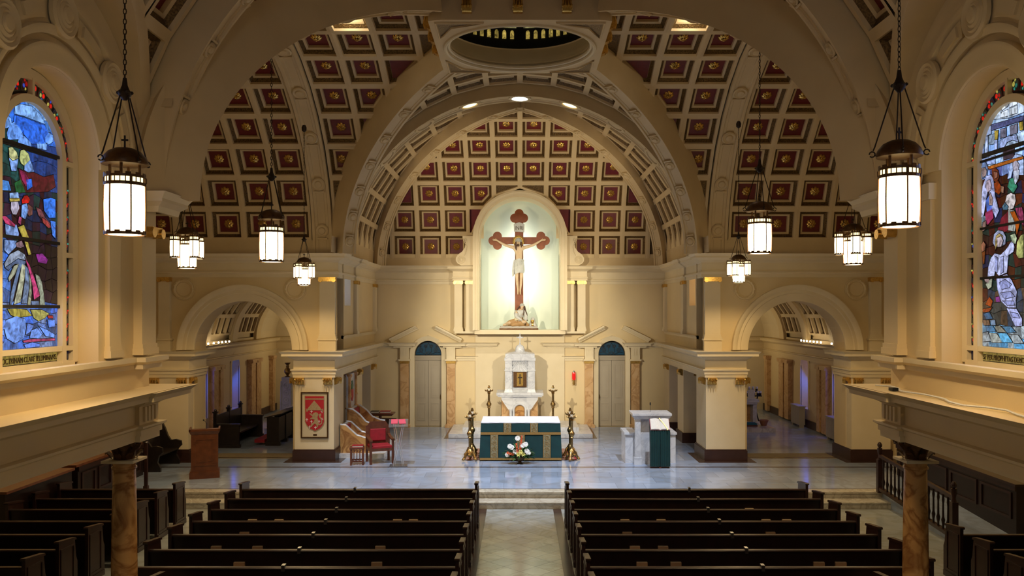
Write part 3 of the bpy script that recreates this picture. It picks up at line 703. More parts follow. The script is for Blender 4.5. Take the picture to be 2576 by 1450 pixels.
# chancel side of the crossing, chancel barrel, cove
DP = .185
fc = lambda ph, y: (y-YC)/AY-abs(cos(ph))-.02
cc_ = shell('ceiling_crossing', PY, 0, pi, 18.3, 24.6, 36, 30, fc, .30, 'coffered groin vault in front of the chancel arch')
for k in range(-8, 8):
    p0 = pi/2+DP*k
    for j in range(7):
        y1 = 24.55-.90*j; pl = cut((p0, p0+DP, y1-.90, y1), fc)
        if pl: coffer(cc_, PY, pl, (sqrt((A*sin(p0+DP/2))**2+(B*cos(p0+DP/2))**2), 1), ros=False)
fk = lambda ph, y: abs(cos(ph))-(y-YK)/AK-.03
ck = shell('ceiling_chancel', PYK, 0, pi, 25.3, 31.2, 40, 30, lambda p, y: abs(cos(p))-(y-YK)/AK, .30, 'coffered vault and cove over the chancel with gilt rosettes')
for k in range(-8, 8):
    p0 = pi/2+DP*k
    for j in range(7):
        y0 = 25.35+.90*j; pl = cut((p0, p0+DP, y0, y0+.90), fk)
        if pl: coffer(ck, PYK, pl, (sqrt((5.3*sin(p0+DP/2))**2+(B*cos(p0+DP/2))**2), 1), ros=False)
mb = MB()
for q0, q1 in ((0, pi/2-8*DP), (pi/2+8*DP, pi)):
    mb.add([PYK(q0, 25.2, 0), PYK(q1, 25.2, 0), PYK(q1, 31.1, 0), PYK(q0, 31.1, 0)], [(0,1,2,3)])
    mb.add([PY(q0, 23.4, 0), PY(q1, 23.4, 0), PY(q1, 24.6, 0), PY(q0, 24.6, 0)], [(0,1,2,3)])
mb.build('plain_band', 'vaultcream', ck)
fv = lambda x, t: 5.3*cos(t)-abs(x)-.05
mb = MB(); nu, nv = 40, 24
for i in range(nu):
    for j in range(nv):
        x, t = -5.3+10.6*(i+.5)/nu, pi/2*(j+.5)/nv
        p = PCV(x, t, 0)
        if 5.3*cos(t)-abs(x) < -.1 or (x*x+max(0, p.z-7.15)**2 < 1.46**2): continue
        a, b, c, d = x-5.3/nu, x+5.3/nu, t-pi/4/nv, t+pi/4/nv
        mb.add([PCV(a, c, .27), PCV(b, c, .27), PCV(b, d, .27), PCV(a, d, .27)], [(0,1,2,3)])
mb.build('cove_backing', 'vaultcream', ck)
mb = MB()
for a, b in ((-5.3, -1.6), (1.6, 5.3)): mb.add([PCV(a, 0, 0), PCV(b, 0, 0), PCV(b, .044, 0), PCV(a, .044, 0)], [(0,1,2,3)])
mb.build('plain_band', 'vaultcream', ck)
for r in range(8):
    t0 = .044+.192*r; t1 = t0+.192; tc = t0+.096; zc = SP+B*sin(tc)
    sv = sqrt((B*cos(tc))**2+(AK*sin(tc))**2)
    for k in range(-6, 6):
        x0 = .93*k; pl = cut((x0, x0+.93, t0, t1), fv)
        if not pl: continue
        xc = x0+.465
        RN = 1.66
        if zc < 7.0:
            if abs(xc) < RN+.5: pl = clip(pl, -1 if xc > 0 else 1, 0, -RN)
        else:
            dx, dz = xc, zc-7.15; dl = sqrt(dx*dx+dz*dz)
            if dl < RN+.9:
                nx, nz = dx/dl, dz/dl          # keep nx*x + nz*(z-7.15) >= RN ; z linearised in t
                dzdt = B*cos(tc); pl = clip(pl, -nx, -nz*dzdt, -(RN - nz*(zc-7.15) + nz*dzdt*tc))
        if len(pl) >= 3: coffer(ck, PCV, pl, (1, sv))
# near nave: coffered barrel pierced by round lunettes over the windows
LR = 2.43
def lun(y, e=0): q = (y-YN+LR*1.0) % (2*LR)-LR if y < YN-LR else y-YN; return SP+sqrt(max(0, (LR+e)**2-q*q)) if abs(q) < LR+e else SP
fn = lambda ph, y: min((SP+B*sin(ph)-lun(y, .14))*.2, (YC-y)/AY-abs(cos(ph))-.02)
cn = shell('ceiling_nave', PYN, 0, pi, 2.4, 16.4, 60, 70, lambda p, y: min((SP+B*sin(p)-lun(y, .02)) if y < 12.1 else 1, (YC-y)/AY-abs(cos(p))), .30, 'coffered vault over the nave nearest the viewer')
for k in range(-8, 8):
    p0 = pi/2+DP*k
    for j in range(10):
        y0 = 7.42+.90*j if j < 4 else 12.32+.90*(j-4)
        pl = cut((p0, p0+DP, y0, y0+.90), fn)
        if pl: coffer(cn, PY if j > 3 else PYN, pl, (sqrt((A*sin(p0+DP/2))**2+(B*cos(p0+DP/2))**2), 1))
for s in (-1, 1):
    mb = MB(); n = 28
    rg = []
    for c0, c1 in ((.285, .46), (.46, .645), (.645, .83), (.83, 1.015)):
        q = []
        for ph in (c0, c1):
            h = B*sin(ph); yl = YN+sqrt((LR+.17)**2-h*h) if h < LR+.17 else 11.03
            q.append(max(11.03, min(yl, 11.86)))
        a_, b_ = (c0, c1) if s < 0 else (pi-c0, pi-c1)
        coffer(cn, PYN, [(a_, q[0]), (a_, 11.89), (b_, 11.89), (b_, q[1])], (sqrt((A*sin(c0+.09))**2+(B*cos(c0+.09))**2), 1), rsc=.9)
    for i in range(n+1):
        t = pi*i/n; zz = LR*sin(t); xi = 5.45*sqrt(1-(zz/B)**2)-.02
        rg.append([(s*5.5, YN+LR*cos(t), SP+zz), (s*xi, YN+LR*cos(t), SP+zz), (s*(xi-.03), YN+(LR+.04)*cos(t), SP+(LR+.04)*sin(t)), (s*(xi-.06), YN+(LR+.22)*cos(t), SP+(LR+.20)*sin(t))])
    mb.loft(rg, False, False)
    struct(mb.build('ceiling_nave_bay_'+sid(s), 'vaultcream', None, True), f'smooth round lunette above the {sid(s)} nave window', 'ceiling')
# ---- ribs
TR = [0]
def rib(pf, w, h, label, bosses=7, n=44, mtl='vaultcream'):
    pts = [Vector(pf(i/n)) for i in range(n+1)]; d = pts[-1]-pts[0]; d.z = 0; d.normalize(); ac = Vector((d.y, -d.x, 0))
    fr = []
    for i, p in enumerate(pts):
        t = (pts[min(i+1, n)]-pts[max(i-1, 0)]).normalized(); inn = ac.cross(t).normalized()
        if inn.z > 0: inn = -inn
        fr.append((p, inn))
    TR[0] += 1
    return struct(arc_rib(f'trim_{TR[0]}', fr, ac, w, h, mtl, bosses), label, 'rib')
def diag(sx, sy, yc, ay, a, c0, c1, drop=0):
    def f(k):
        th = math.acos(c1)*k + math.acos(c0)*(1-k); c = cos(th)
        return (sx*a*c, yc+sy*ay*c, SP+B*sin(th)-drop)
    return f
for s in (-1, 1):
    rib(diag(s, 1, YC, AY, A, 1.0, .33), .42, .62, f'diagonal vault rib rising from the {sid(s)} chancel pier')
    rib(diag(s, -1, YC, AY, A, 1.0, .33), .42, .62, f'diagonal vault rib rising from the near {sid(s)} pier to the dome frame')
    
    rib(diag(s, 1, YK, AK, 5.3, 1.0, .0), .40, .42, f'{sid(s)} half of the pointed rib framing the chancel cove')
def naf(k): ph = pi*k; return (-5.45*cos(ph), 12.10, SP+B*sin(ph))
rib(naf, .34, .46, 'round transverse arch crossing the nave between the near piers', 16, 64)
def chf(k): ph = pi*k; return (-5.3*cos(ph), 24.95, SP+B*sin(ph))
ar = rib(chf, .70, .36, 'round chancel arch rib set with downlights', 0, 60)
for k, lit in ((.5, 2), (.405, 1), (.595, 1), (.31, 0), (.69, 0), (.215, 0), (.785, 0), (.12, 0), (.88, 0)):
    p = Vector(chf(k)); q = Vector(chf(k+.01)); t = (q-p).normalized(); inn = Vector((0, 1, 0)).cross(t).normalized()
    if inn.z > 0: inn = -inn
    c = p+inn*.315; a = Vector((0, 1, 0)); M4 = Matrix(((t.x, a.x, inn.x, c.x), (t.y, a.y, inn.y, c.y), (t.z, a.z, inn.z, c.z), (0, 0, 0, 1)))
    b = MB().lathe([(.33, 0), (.33, .05), (.29, .06), (.24, .05), (.22, .02), (.22, -.0)], seg=24).xform(M4).build('downlight_ring', 'vaultcream' if lit < 2 else 'plaster_light', ar, True)
    MB().lathe([(.21, 0), (.21, .025)], seg=20).xform(M4).build('downlight_lens', 'coolbulb' if lit == 2 else ('lampcut' if lit == 1 else 'vaultcream'), b)
# ---- dome frame over the crossing
DZ, DY0, DY1, DX, DR = 10.15, 16.35, 20.05, 1.78, 1.56
df = struct(thing('ceiling_dome', 'square frame and round opening of the dome over the crossing', 'dome'))
mb = MB(); n = 64
def sq(a):
    c, s_ = cos(a), sin(a); k = 1/max(abs(c)/DX, abs(s_)/((DY1-DY0)/2)); return (c*k, YC+s_*k)
ringp = [[(*sq(2*pi*i/n), DZ+.9) for i in range(n)], [(*sq(2*pi*i/n), DZ) for i in range(n)], [(DR*cos(2*pi*i/n), YC+DR*sin(2*pi*i/n), DZ) for i in range(n)],
         [(DR*cos(2*pi*i/n), YC+DR*sin(2*pi*i/n), DZ+.10) for i in range(n)]]
mb.loft(ringp, True, False); mb.build('frame_plate', 'vaultcream', df)
mb = MB()
for r_, w_ in ((DR+.03, .05), (DR-.03, .05)): mb.tube([(r_*cos(2*pi*i/n), YC+r_*sin(2*pi*i/n), DZ-(.0 if r_ > DR else -.06)) for i in range(n)], w_, 8, closed=True)
for r0, r1, z0, z1 in ((DR, DR-.06, .10, .14), (DR-.06, DR-.04, .14, .26), (DR-.04, DR+.0, .26, .46), (DR, DR-.03, .46, .48), (DR-.03, DR+.24, .48, .485)):
    mb.loft([[(r*cos(2*pi*i/n), YC+r*sin(2*pi*i/n), DZ+z) for i in range(n)] for r, z in ((r0, z0), (r1, z1))], True, False)
mb.build('dome_ring', 'plaster_light', df, True)
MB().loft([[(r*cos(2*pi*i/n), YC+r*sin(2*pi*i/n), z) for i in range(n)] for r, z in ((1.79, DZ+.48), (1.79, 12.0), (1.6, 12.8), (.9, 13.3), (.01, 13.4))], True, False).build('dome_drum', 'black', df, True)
wp = MB().prism([(-.045, 0), (.045, 0), (.045, .15), (.03, .19), (0, .205), (-.03, .19), (-.045, .15)], lambda a, b, h: (a, h, b), -.01, 0).mesh('dome_window', 'glass')
wq = MB().box(-.1, .1, -.01, 0, 0, .022).mesh('dome_window', 'glass')
for i in range(60):
    a = 2*pi*i/60
    if i % 8 == 7: continue
    p = (1.77*cos(a), YC+1.77*sin(a)); kk = R.uniform(.35, .9)
    for me, z, col in ((wp, 10.93, (.50, .36, .08)), (wq, 11.19, (.40, .36, .15))):
        if col[0] == 0: continue
        o = link('dome_window', me, df, mw=Matrix.Translation((p[0], p[1], z)) @ Matrix.Rotation(a-pi/2, 4, 'Z')); o.color = (*[c*kk for c in col], 1)
for sx in (-1, 1):
    for sy in (-1, 1):
        c = Vector((sx*(DX-.14), YC+sy*((DY1-DY0)/2-.14), DZ-.004)); L1, L2 = .92, .92
        a, b = c+Vector((-sx*L1, 0, 0)), c+Vector((0, -sy*L2, 0)); mid = c+Vector((-sx*.30, -sy*.30, 0))
        MB().tube([c, a, mid, b], .035, 6, closed=True).build('spandrel_moulding', 'vaultcream', df)
        MB().add([tuple(v+Vector((0, 0, -.002))) for v in (c, a, mid, b)], [(0,1,2,3)]).build('spandrel_panel', 'goldframe', df)
def console_mesh():
    mb = MB()
    pr = [(0, .62), (-.22, .62), (-.26, .55), (-.22, .48), (-.15, .42), (-.12, .30), (-.14, .18), (-.17, .10), (-.12, .03), (-.04, 0), (0, 0)]
    mb.prism(pr, lambda a, b, h: (h, a, b), -.09, .09)
    for x in (-.10, .09):
        for yy, zz, rr in ((-.17, .52, .07), (-.11, .09, .055)):
            mb.prism([(yy+rr*cos(2*pi*i/14), zz+rr*sin(2*pi*i/14)) for i in range(14)], lambda a, b, h: (h, a, b), x, x+.012)
    for k in (-.06, 0, .06):
        mb.loft([[(k+dx*w, y+dy, z) for dx, dy in ((-.03, .02), (0, -.015), (.03, .02))] for z, y, w in ((.50, -.26, .6), (.40, -.17, 1), (.28, -.15, 1), (.14, -.18, .6), (.06, -.17, .2))])
    return mb
CON = console_mesh().mesh('gilt_console', 'gold', True)
for x in (-1.02, -.04, .90): link('gilt_console', CON, df, mw=Matrix.Translation((x, DY0, DZ+.12)))
for s in (-1, 1):
    for y in (17.35, 18.2, 19.05): link('gilt_console', CON, df, mw=Matrix.Translation((s*DX, y, DZ+.12)) @ Matrix.Rotation(-s*-pi/2 if s > 0 else -pi/2, 4, 'Z'))
# ---- chapel barrel vaults
CHL = [(.07, 0, 0), (.085, .09, 0), (.11, .10, 1)]
for s in (-1, 1):
    r_ = 2.23; xc = s*8.22
    def PC(th, y, o): return Vector((xc+s*(r_+o)*cos(th), y, 3.40+(r_+o)*sin(th)))
    ch = struct(MB().loft([[tuple(PC(pi*i/24, y, .14)) for i in range(25)] for y in (25.3, 36.6)], False, False).build('ceiling_chapel_'+sid(s), 'plaster', None, True), f'small coffered barrel vault of the {sid(s)} side chapel', 'ceiling')
    for bay in range(3):
        y0 = 25.7+2.75*bay
        for i in range(9):
            for j in range(4):
                t0 = .12+.32*i; ya = y0+.55*j
                coffer(ch, PC, [(t0, ya), (t0+.32, ya), (t0+.32, ya+.55), (t0, ya+.55)], (r_, 1), ('plaster', 'goldframe', 'goldframe'), CHL, False, panel=1)
        MB().loft([[tuple(PC(pi*i/24, y, o)) for i in range(25)] for y, o in ((y0+2.2, .05), (y0+2.2, -.09), (y0+2.75, -.09), (y0+2.75, .05))], False, False).build('rib_band', 'plaster', ch)
    MB().loft([[tuple(PC(pi*i/24, y, 0)) for i in range(25)] for y in (25.25, 25.7)], False, False).build('rib_band', 'plaster', ch)
    MB().loft([[tuple(PC(pi*i/24, y, 0)) for i in range(25)] for y in (33.9, 36.5)], False, False).build('end_band', 'plaster_light', ch)
    lst = [25.9, 26.25, 26.5, 27.6, 28.1, 28.55, 28.9, 29.25, 29.6] if s < 0 else [25.95, 26.4, 26.8, 27.2, 27.6, 28.6, 28.95, 29.3, 29.65, 30.0, 30.3, 30.6]
    for i, y in enumerate(lst):
        cb = thing('cornice_bulb', f'{ORD[i]} bare bulb from the arch along the {sid(s)} chapel cornice', 'bulb', (s*10.12, y, 3.402), 0, f'bulbs on the {sid(s)} chapel cornice')
        MB().lathe([(.018, 0), (.018, .04)], seg=8).build('socket', 'brass', cb); MB().ball((0, 0, .065), .03, 8, sz=1.2).build('bulb', 'bulb', cb, True)
    light('chapel_end_light', 'POINT', (s*8.0, 34.6, 3.2), 40, (1, .82, .52), None, .15)
# ---------------------------------------------------------------- nave side walls, windows, columns
WX, WYC, WZS = 5.60, 9.70, 6.33       # glass plane, window centre, springing
def onwall(px, py):                   # pixel -> (y, z) on the glass plane
    d = WX*FPX/abs(px-CX); return (d, CAMZ-(py-CY)*d/FPX)
for s in (-1, 1):
    nm = sid(s); T = lambda u, z, d: (-(5.3+d), u, z)
    mb = arch_wall(MB(), T, 2, 12.15, 3.40, 11.4, [(WYC, .99, WZS, 3.88)], 0.36, seg=28)
    mb.box(-6.3, -5.34, 11.1, 12.13, 3.41, 6.2).box(-6.2, -5.66, 7.2, 12.1, 3.4, 11.4)
    wn = struct(mirror(mb, s).build('wall_nave_'+nm, 'plaster'), f'cream nave wall around the {nm} stained glass window', 'wall')
    mb = MB()
    archivolt(mb, T, WYC, WZS, [(.99, .02), (1.0, -.03), (1.06, -.05), (1.17, -.05), (1.21, -.08), (1.25, -.08), (1.27, .02)], seg=36)
    mirror(mb, s).build('archivolt', 'plaster', wn, True)
    mb = MB(); archivolt(mb, T, WYC, WZS, [(1.34, .02), (1.34, -.06), (1.40, -.10), (1.44, -.10), (1.46, -.05), (1.76, -.05), (1.78, -.10), (1.84, -.10), (1.88, -.03), (1.88, .02)], seg=36)
    mirror(mb, s).build('outer_archivolt', 'plaster', wn, True)
    for k in range(5):
        a = pi*k/4; c = (-5.23, WYC+1.61*cos(a), WZS+1.61*sin(a)); mb = MB()
        mb.lathe([(.27, 0), (.27, .05), (.24, .075), (.20, .055), (.18, .075), (.15, .06), (.12, .085), (.10, .075), (.08, .10), (0, .105)], seg=24)
        mb.xform(Matrix.Translation(c) @ Matrix.Rotation(pi/2, 4, 'Y')); mirror(mb, s).build('boss', 'plaster', wn, True)
    for k in range(4):
        am = pi*(k+.5)/4; mb = MB()
        for r0, r1, dd, w in ((1.50, 1.72, -.08, .17), (1.54, 1.68, -.11, .12)):
            pl = [(r*cos(am+q), r*sin(am+q)) for r, q in [(r0, -w+2*w*i/5) for i in range(6)]+[(r1, w-2*w*i/5) for i in range(6)]]
            mb.prism(pl, lambda a, b, h: (-(5.3+h), WYC+a, WZS+b), 0, dd)
        mirror(mb, s).build('voussoir_panel', 'plaster', wn)
    for y0, y1, pr in ((10.86, 11.16, .06), (11.66, 12.10, .12)):
        x0, x1 = sorted((s*5.32, s*(5.3-pr))); pilaster(wn, x0, x1, y0, y1, 3.95, 6.02, 'plaster', cap=False)
        mb = moulding(MB(), [(-5.4, y0), (-5.3+pr, y0), (-5.3+pr, y1), (-5.4, y1)][::-1], [(-.04, 5.98), (.03, 5.98), (.03, 6.04), (.09, 6.10), (.09, 6.14), (.13, 6.19), (-.04, 6.19)])
        mb.v = [v for v in mb.v]; mirror(mb, s).build('pier_cap', 'plaster_light', wn)
    mb = MB().box(-5.18, -5.06, 11.72, 12.05, 5.62, 5.72)
    for yy in (11.74, 12.03): mb.prism([(yy+.07*cos(2*pi*i/14), 5.64+.07*sin(2*pi*i/14)) for i in range(14)], lambda a, b, h: (h, a, b), -5.19, -5.04)
    mirror(mb, s).build('gilt_capital', 'gold', wn, True)
    # corbel block carrying the ribs
    mb = moulding(MB(), [(-5.1, 12.4), (-4.98, 12.4), (-4.98, 11.7), (-5.3, 11.7)][::-1], [(-.05, 5.92), (.0, 5.92), (.02, 6.0), (.10, 6.06), (.10, 6.10), (.16, 6.19), (-.05, 6.19)])
    mirror(mb, s).build('corbel', 'plaster_light', wn)
    # sill mouldings and nave entablature
    mb = MB(); moulding(mb, [(-5.3, 2), (-5.3, 11.62), (-5.18, 11.62), (-5.18, 12.14), (-5.4, 12.14)], [(-.02, 3.76), (.05, 3.76), (.05, 3.82), (.12, 3.86), (.12, 3.92), (-.02, 3.92)])
    mirror(mb, s).build('sill_moulding', 'plaster_light', wn)
    mb = MB().box(-6.25, -5.24, 2, 12.02, 2.79, 3.48)
    moulding(mb, [(-5.25, 2), (-5.25, 12.05), (-6.3, 12.05)], at_z(ENT, 2.78, 1.25, .95))
    mirror(mb, s).build('entablature', 'plaster', wn)
    mb = moulding(MB(), [(-5.25, 11.55), (-5.19, 11.55), (-5.19, 12.08), (-5.25, 12.08)], at_z(ENT, 2.775, 1.25, .95)); 
    for k in range(4): mb.box(-5.17, -5.12, 11.62+k*.11, 11.68+k*.11, 3.04, 3.24)
    mirror(mb, s).build('entablature_block', 'plaster', wn)
    # ---- stained glass window
    wl = Vector((s*WX, WYC, 3.90)); wi = 1 if s < 0 else 2
    lab = 'tall arched stained glass window with robed clergy above blue stones' if s < 0 else 'tall arched stained glass window with a haloed youth in pale blue robe'
    win = struct(thing(f'window_{wi}', lab, 'window', wl)); INV = Matrix.Translation(-wl)
    def wch(o): o.matrix_parent_inverse = INV; return o
    mb = MB()
    for r0, r1, d0 in ((.60, .69, -.06), (.86, .98, -.05)):
        archivolt(mb, lambda u, z, d: (-(WX+d), u, z), WYC, WZS, [(r0, d0), (r1, d0), (r1, .03), (r0, .03)], seg=32, zb=3.92)
    for z0, z1 in ((3.88, 3.95), (4.07, 4.13)): mb.box(-WX-.03, -WX+.055, WYC-.9, WYC+.9, z0, z1)
    for z in (6.36, 5.24):
        for a, b in ((-.88, -.68), (.68, .88)): mb.box(-WX-.03, -WX+.055, WYC+a, WYC+b, z-.03, z+.03)
    mb.box(-WX-.03, -WX+.055, WYC-.025, WYC+.025, WZS+.68, WZS+.88)
    wch(mirror(mb, s).build('window_frame', 'plaster_light', win))
    mb = MB().prism([(WYC-.92, 3.9)]+[(WYC-.92*cos(pi*i/24), WZS+.92*sin(pi*i/24)) for i in range(25)]+[(WYC+.92, 3.9)], lambda a, b, h: (-h, a, b), WX+.008, WX+.03)
    wch(mirror(mb, s).build('lead_backing', 'lead', win))
    mb = MB()
    for py in (396, 613, 772) if s < 0 else (0,):
        if s < 0: z = onwall(141, py)[1]; mb.box(-WX-.01, -WX+.03, WYC-.6, WYC+.6, z-.018, z+.018)
    if s > 0:
        for z in (6.36, 5.55, 4.95): mb.box(-WX-.01, -WX+.03, WYC-.6, WYC+.6, z-.014, z+.014)
    wch(mirror(mb, s).build('saddle_bar', 'lead', win))
    def pane(poly, col, lvl=0, shrink=.004):
        q = inset(poly, shrink) if shrink else poly
        if s < 0 and col[2] > .7 and col[2] > col[0]*1.15: col = (col[0]*.5, col[1]*.72, col[2])
        if q is None: q = poly
        mb = MB().prism(q, lambda a, b, h: (s*h, a, b), WX+.008-.004*lvl, WX+.001-.004*lvl)
        o = wch(mb.build('glass_pane', 'glass', win)); o.color = (*[c**1.25 for c in col], 1); return o
    def zone(y, z):
        u = (y-WYC)/.6
        j = R.uniform(.6, 1.25); g = lambda r, g_, b: (r*j, g_*j, b*j)
        if s < 0:
            if z > 6.52: return g(.12, .34, .85) if z < 6.75 or u < 0 else g(.45, .65, .95)
            if z > 6.05: return g(.03, .09, .32) if u > -.2 else g(.02, .10, .10)
            if z > 5.30: return R.choice([g(.06, .02, .05), g(.02, .04, .12), g(.015, .05, .05), g(.05, .01, .02)])
            if z > 4.62: return g(.10, .24, .62) if u < -.55 else R.choice([g(.02, .008, .015), g(.03, .008, .03)])
            return R.choice([g(.22, .36, .80), g(.14, .28, .72), g(.35, .48, .85), g(.05, .12, .3)])
        if z > 6.35: return R.choice([g(.42, .60, .90), g(.55, .70, .92), g(.30, .48, .85)])
        if z > 6.15: return g(.30, .42, .80) if R.random() < .7 else g(.10, .12, .3)
        if z > 4.75: return R.choice([g(.05, .012, .012), g(.10, .015, .012), g(.02, .03, .10), g(.015, .05, .045), g(.12, .03, .01)])
        if z > 4.45: return R.choice([g(.14, .09, .06), g(.05, .09, .16), g(.09, .10, .10)])
        return R.choice([g(.22, .42, .60), g(.38, .45, .50), g(.15, .45, .75)])
    nx, nz = 9, 21; gy = lambda i: WYC-.6+1.2*i/nx; gz = lambda j: 4.13+2.82*j/nz
    jit = {(i, j): (0 if i in (0, nx) else R.uniform(-.035, .035), 0 if j in (0, nz) else R.uniform(-.035, .035)) for i in range(nx+1) for j in range(nz+1)}
    pt = lambda i, j: (gy(i)+jit[i, j][0], gz(j)+jit[i, j][1])
    for i in range(nx):
        for j in range(nz):
            p = [pt(i, j), pt(i+1, j), pt(i+1, j+1), pt(i, j+1)]; c = (sum(q[0] for q in p)/4, sum(q[1] for q in p)/4)
            if c[1] > WZS:
                dx, dz = c[0]-WYC, c[1]-WZS; dl = sqrt(dx*dx+dz*dz) or 1e-6
                p = clip(p, dx/dl, dz/dl, .6+dx/dl*WYC+dz/dl*WZS)
            if len(p) >= 3: pane(p, zone(*c))
    # border of red and blue roundels
    def bcell(c, tx, tz, k):
        nx_, nz_ = -tz, tx
        loc = lambda a, b: (c[0]+tx*a+nx_*b, c[1]+tz*a+nz_*b)
        pane([loc(-.078, -.08), loc(.078, -.08), loc(.078, .08), loc(-.078, .08)], R.choice([(.03, .004, .004), (.012, .012, .03), (.02, .015, .008)]))
        pane([loc(.062*cos(2*pi*i/10), .062*sin(2*pi*i/10)) for i in range(10)], R.choice([(.02, .05, .035), (.03, .03, .02), (.05, .008, .008)]), 1)
        cols = [(.75, .02, .012), (.35, .01, .01), (.05, .30, .24), (.05, .10, .45), (.5, .45, .12)]
        for q, (oa, ob, w) in enumerate(((-.028, -.008, .024), (.026, .014, .02), (.0, -.048, .012), (-.004, .048, .012))):
            pane([loc(oa+w*cos(2*pi*i/7), ob+w*1.3*sin(2*pi*i/7)) for i in range(7)], cols[0] if (q == 0 and R.random() < .8) else R.choice(cols), 2, .001)
    for k in range(12):
        z = 4.23+.165*k
        if abs(z-5.24) < .09: continue
        for sg in (-1, 1): bcell((WYC+sg*.775, z), 0, 1, k)
    for k in range(14):
        a = pi*(k+.5)/14
        bcell((WYC+.775*cos(a), WZS+.02+.775*sin(a)), -sin(a), cos(a), k)
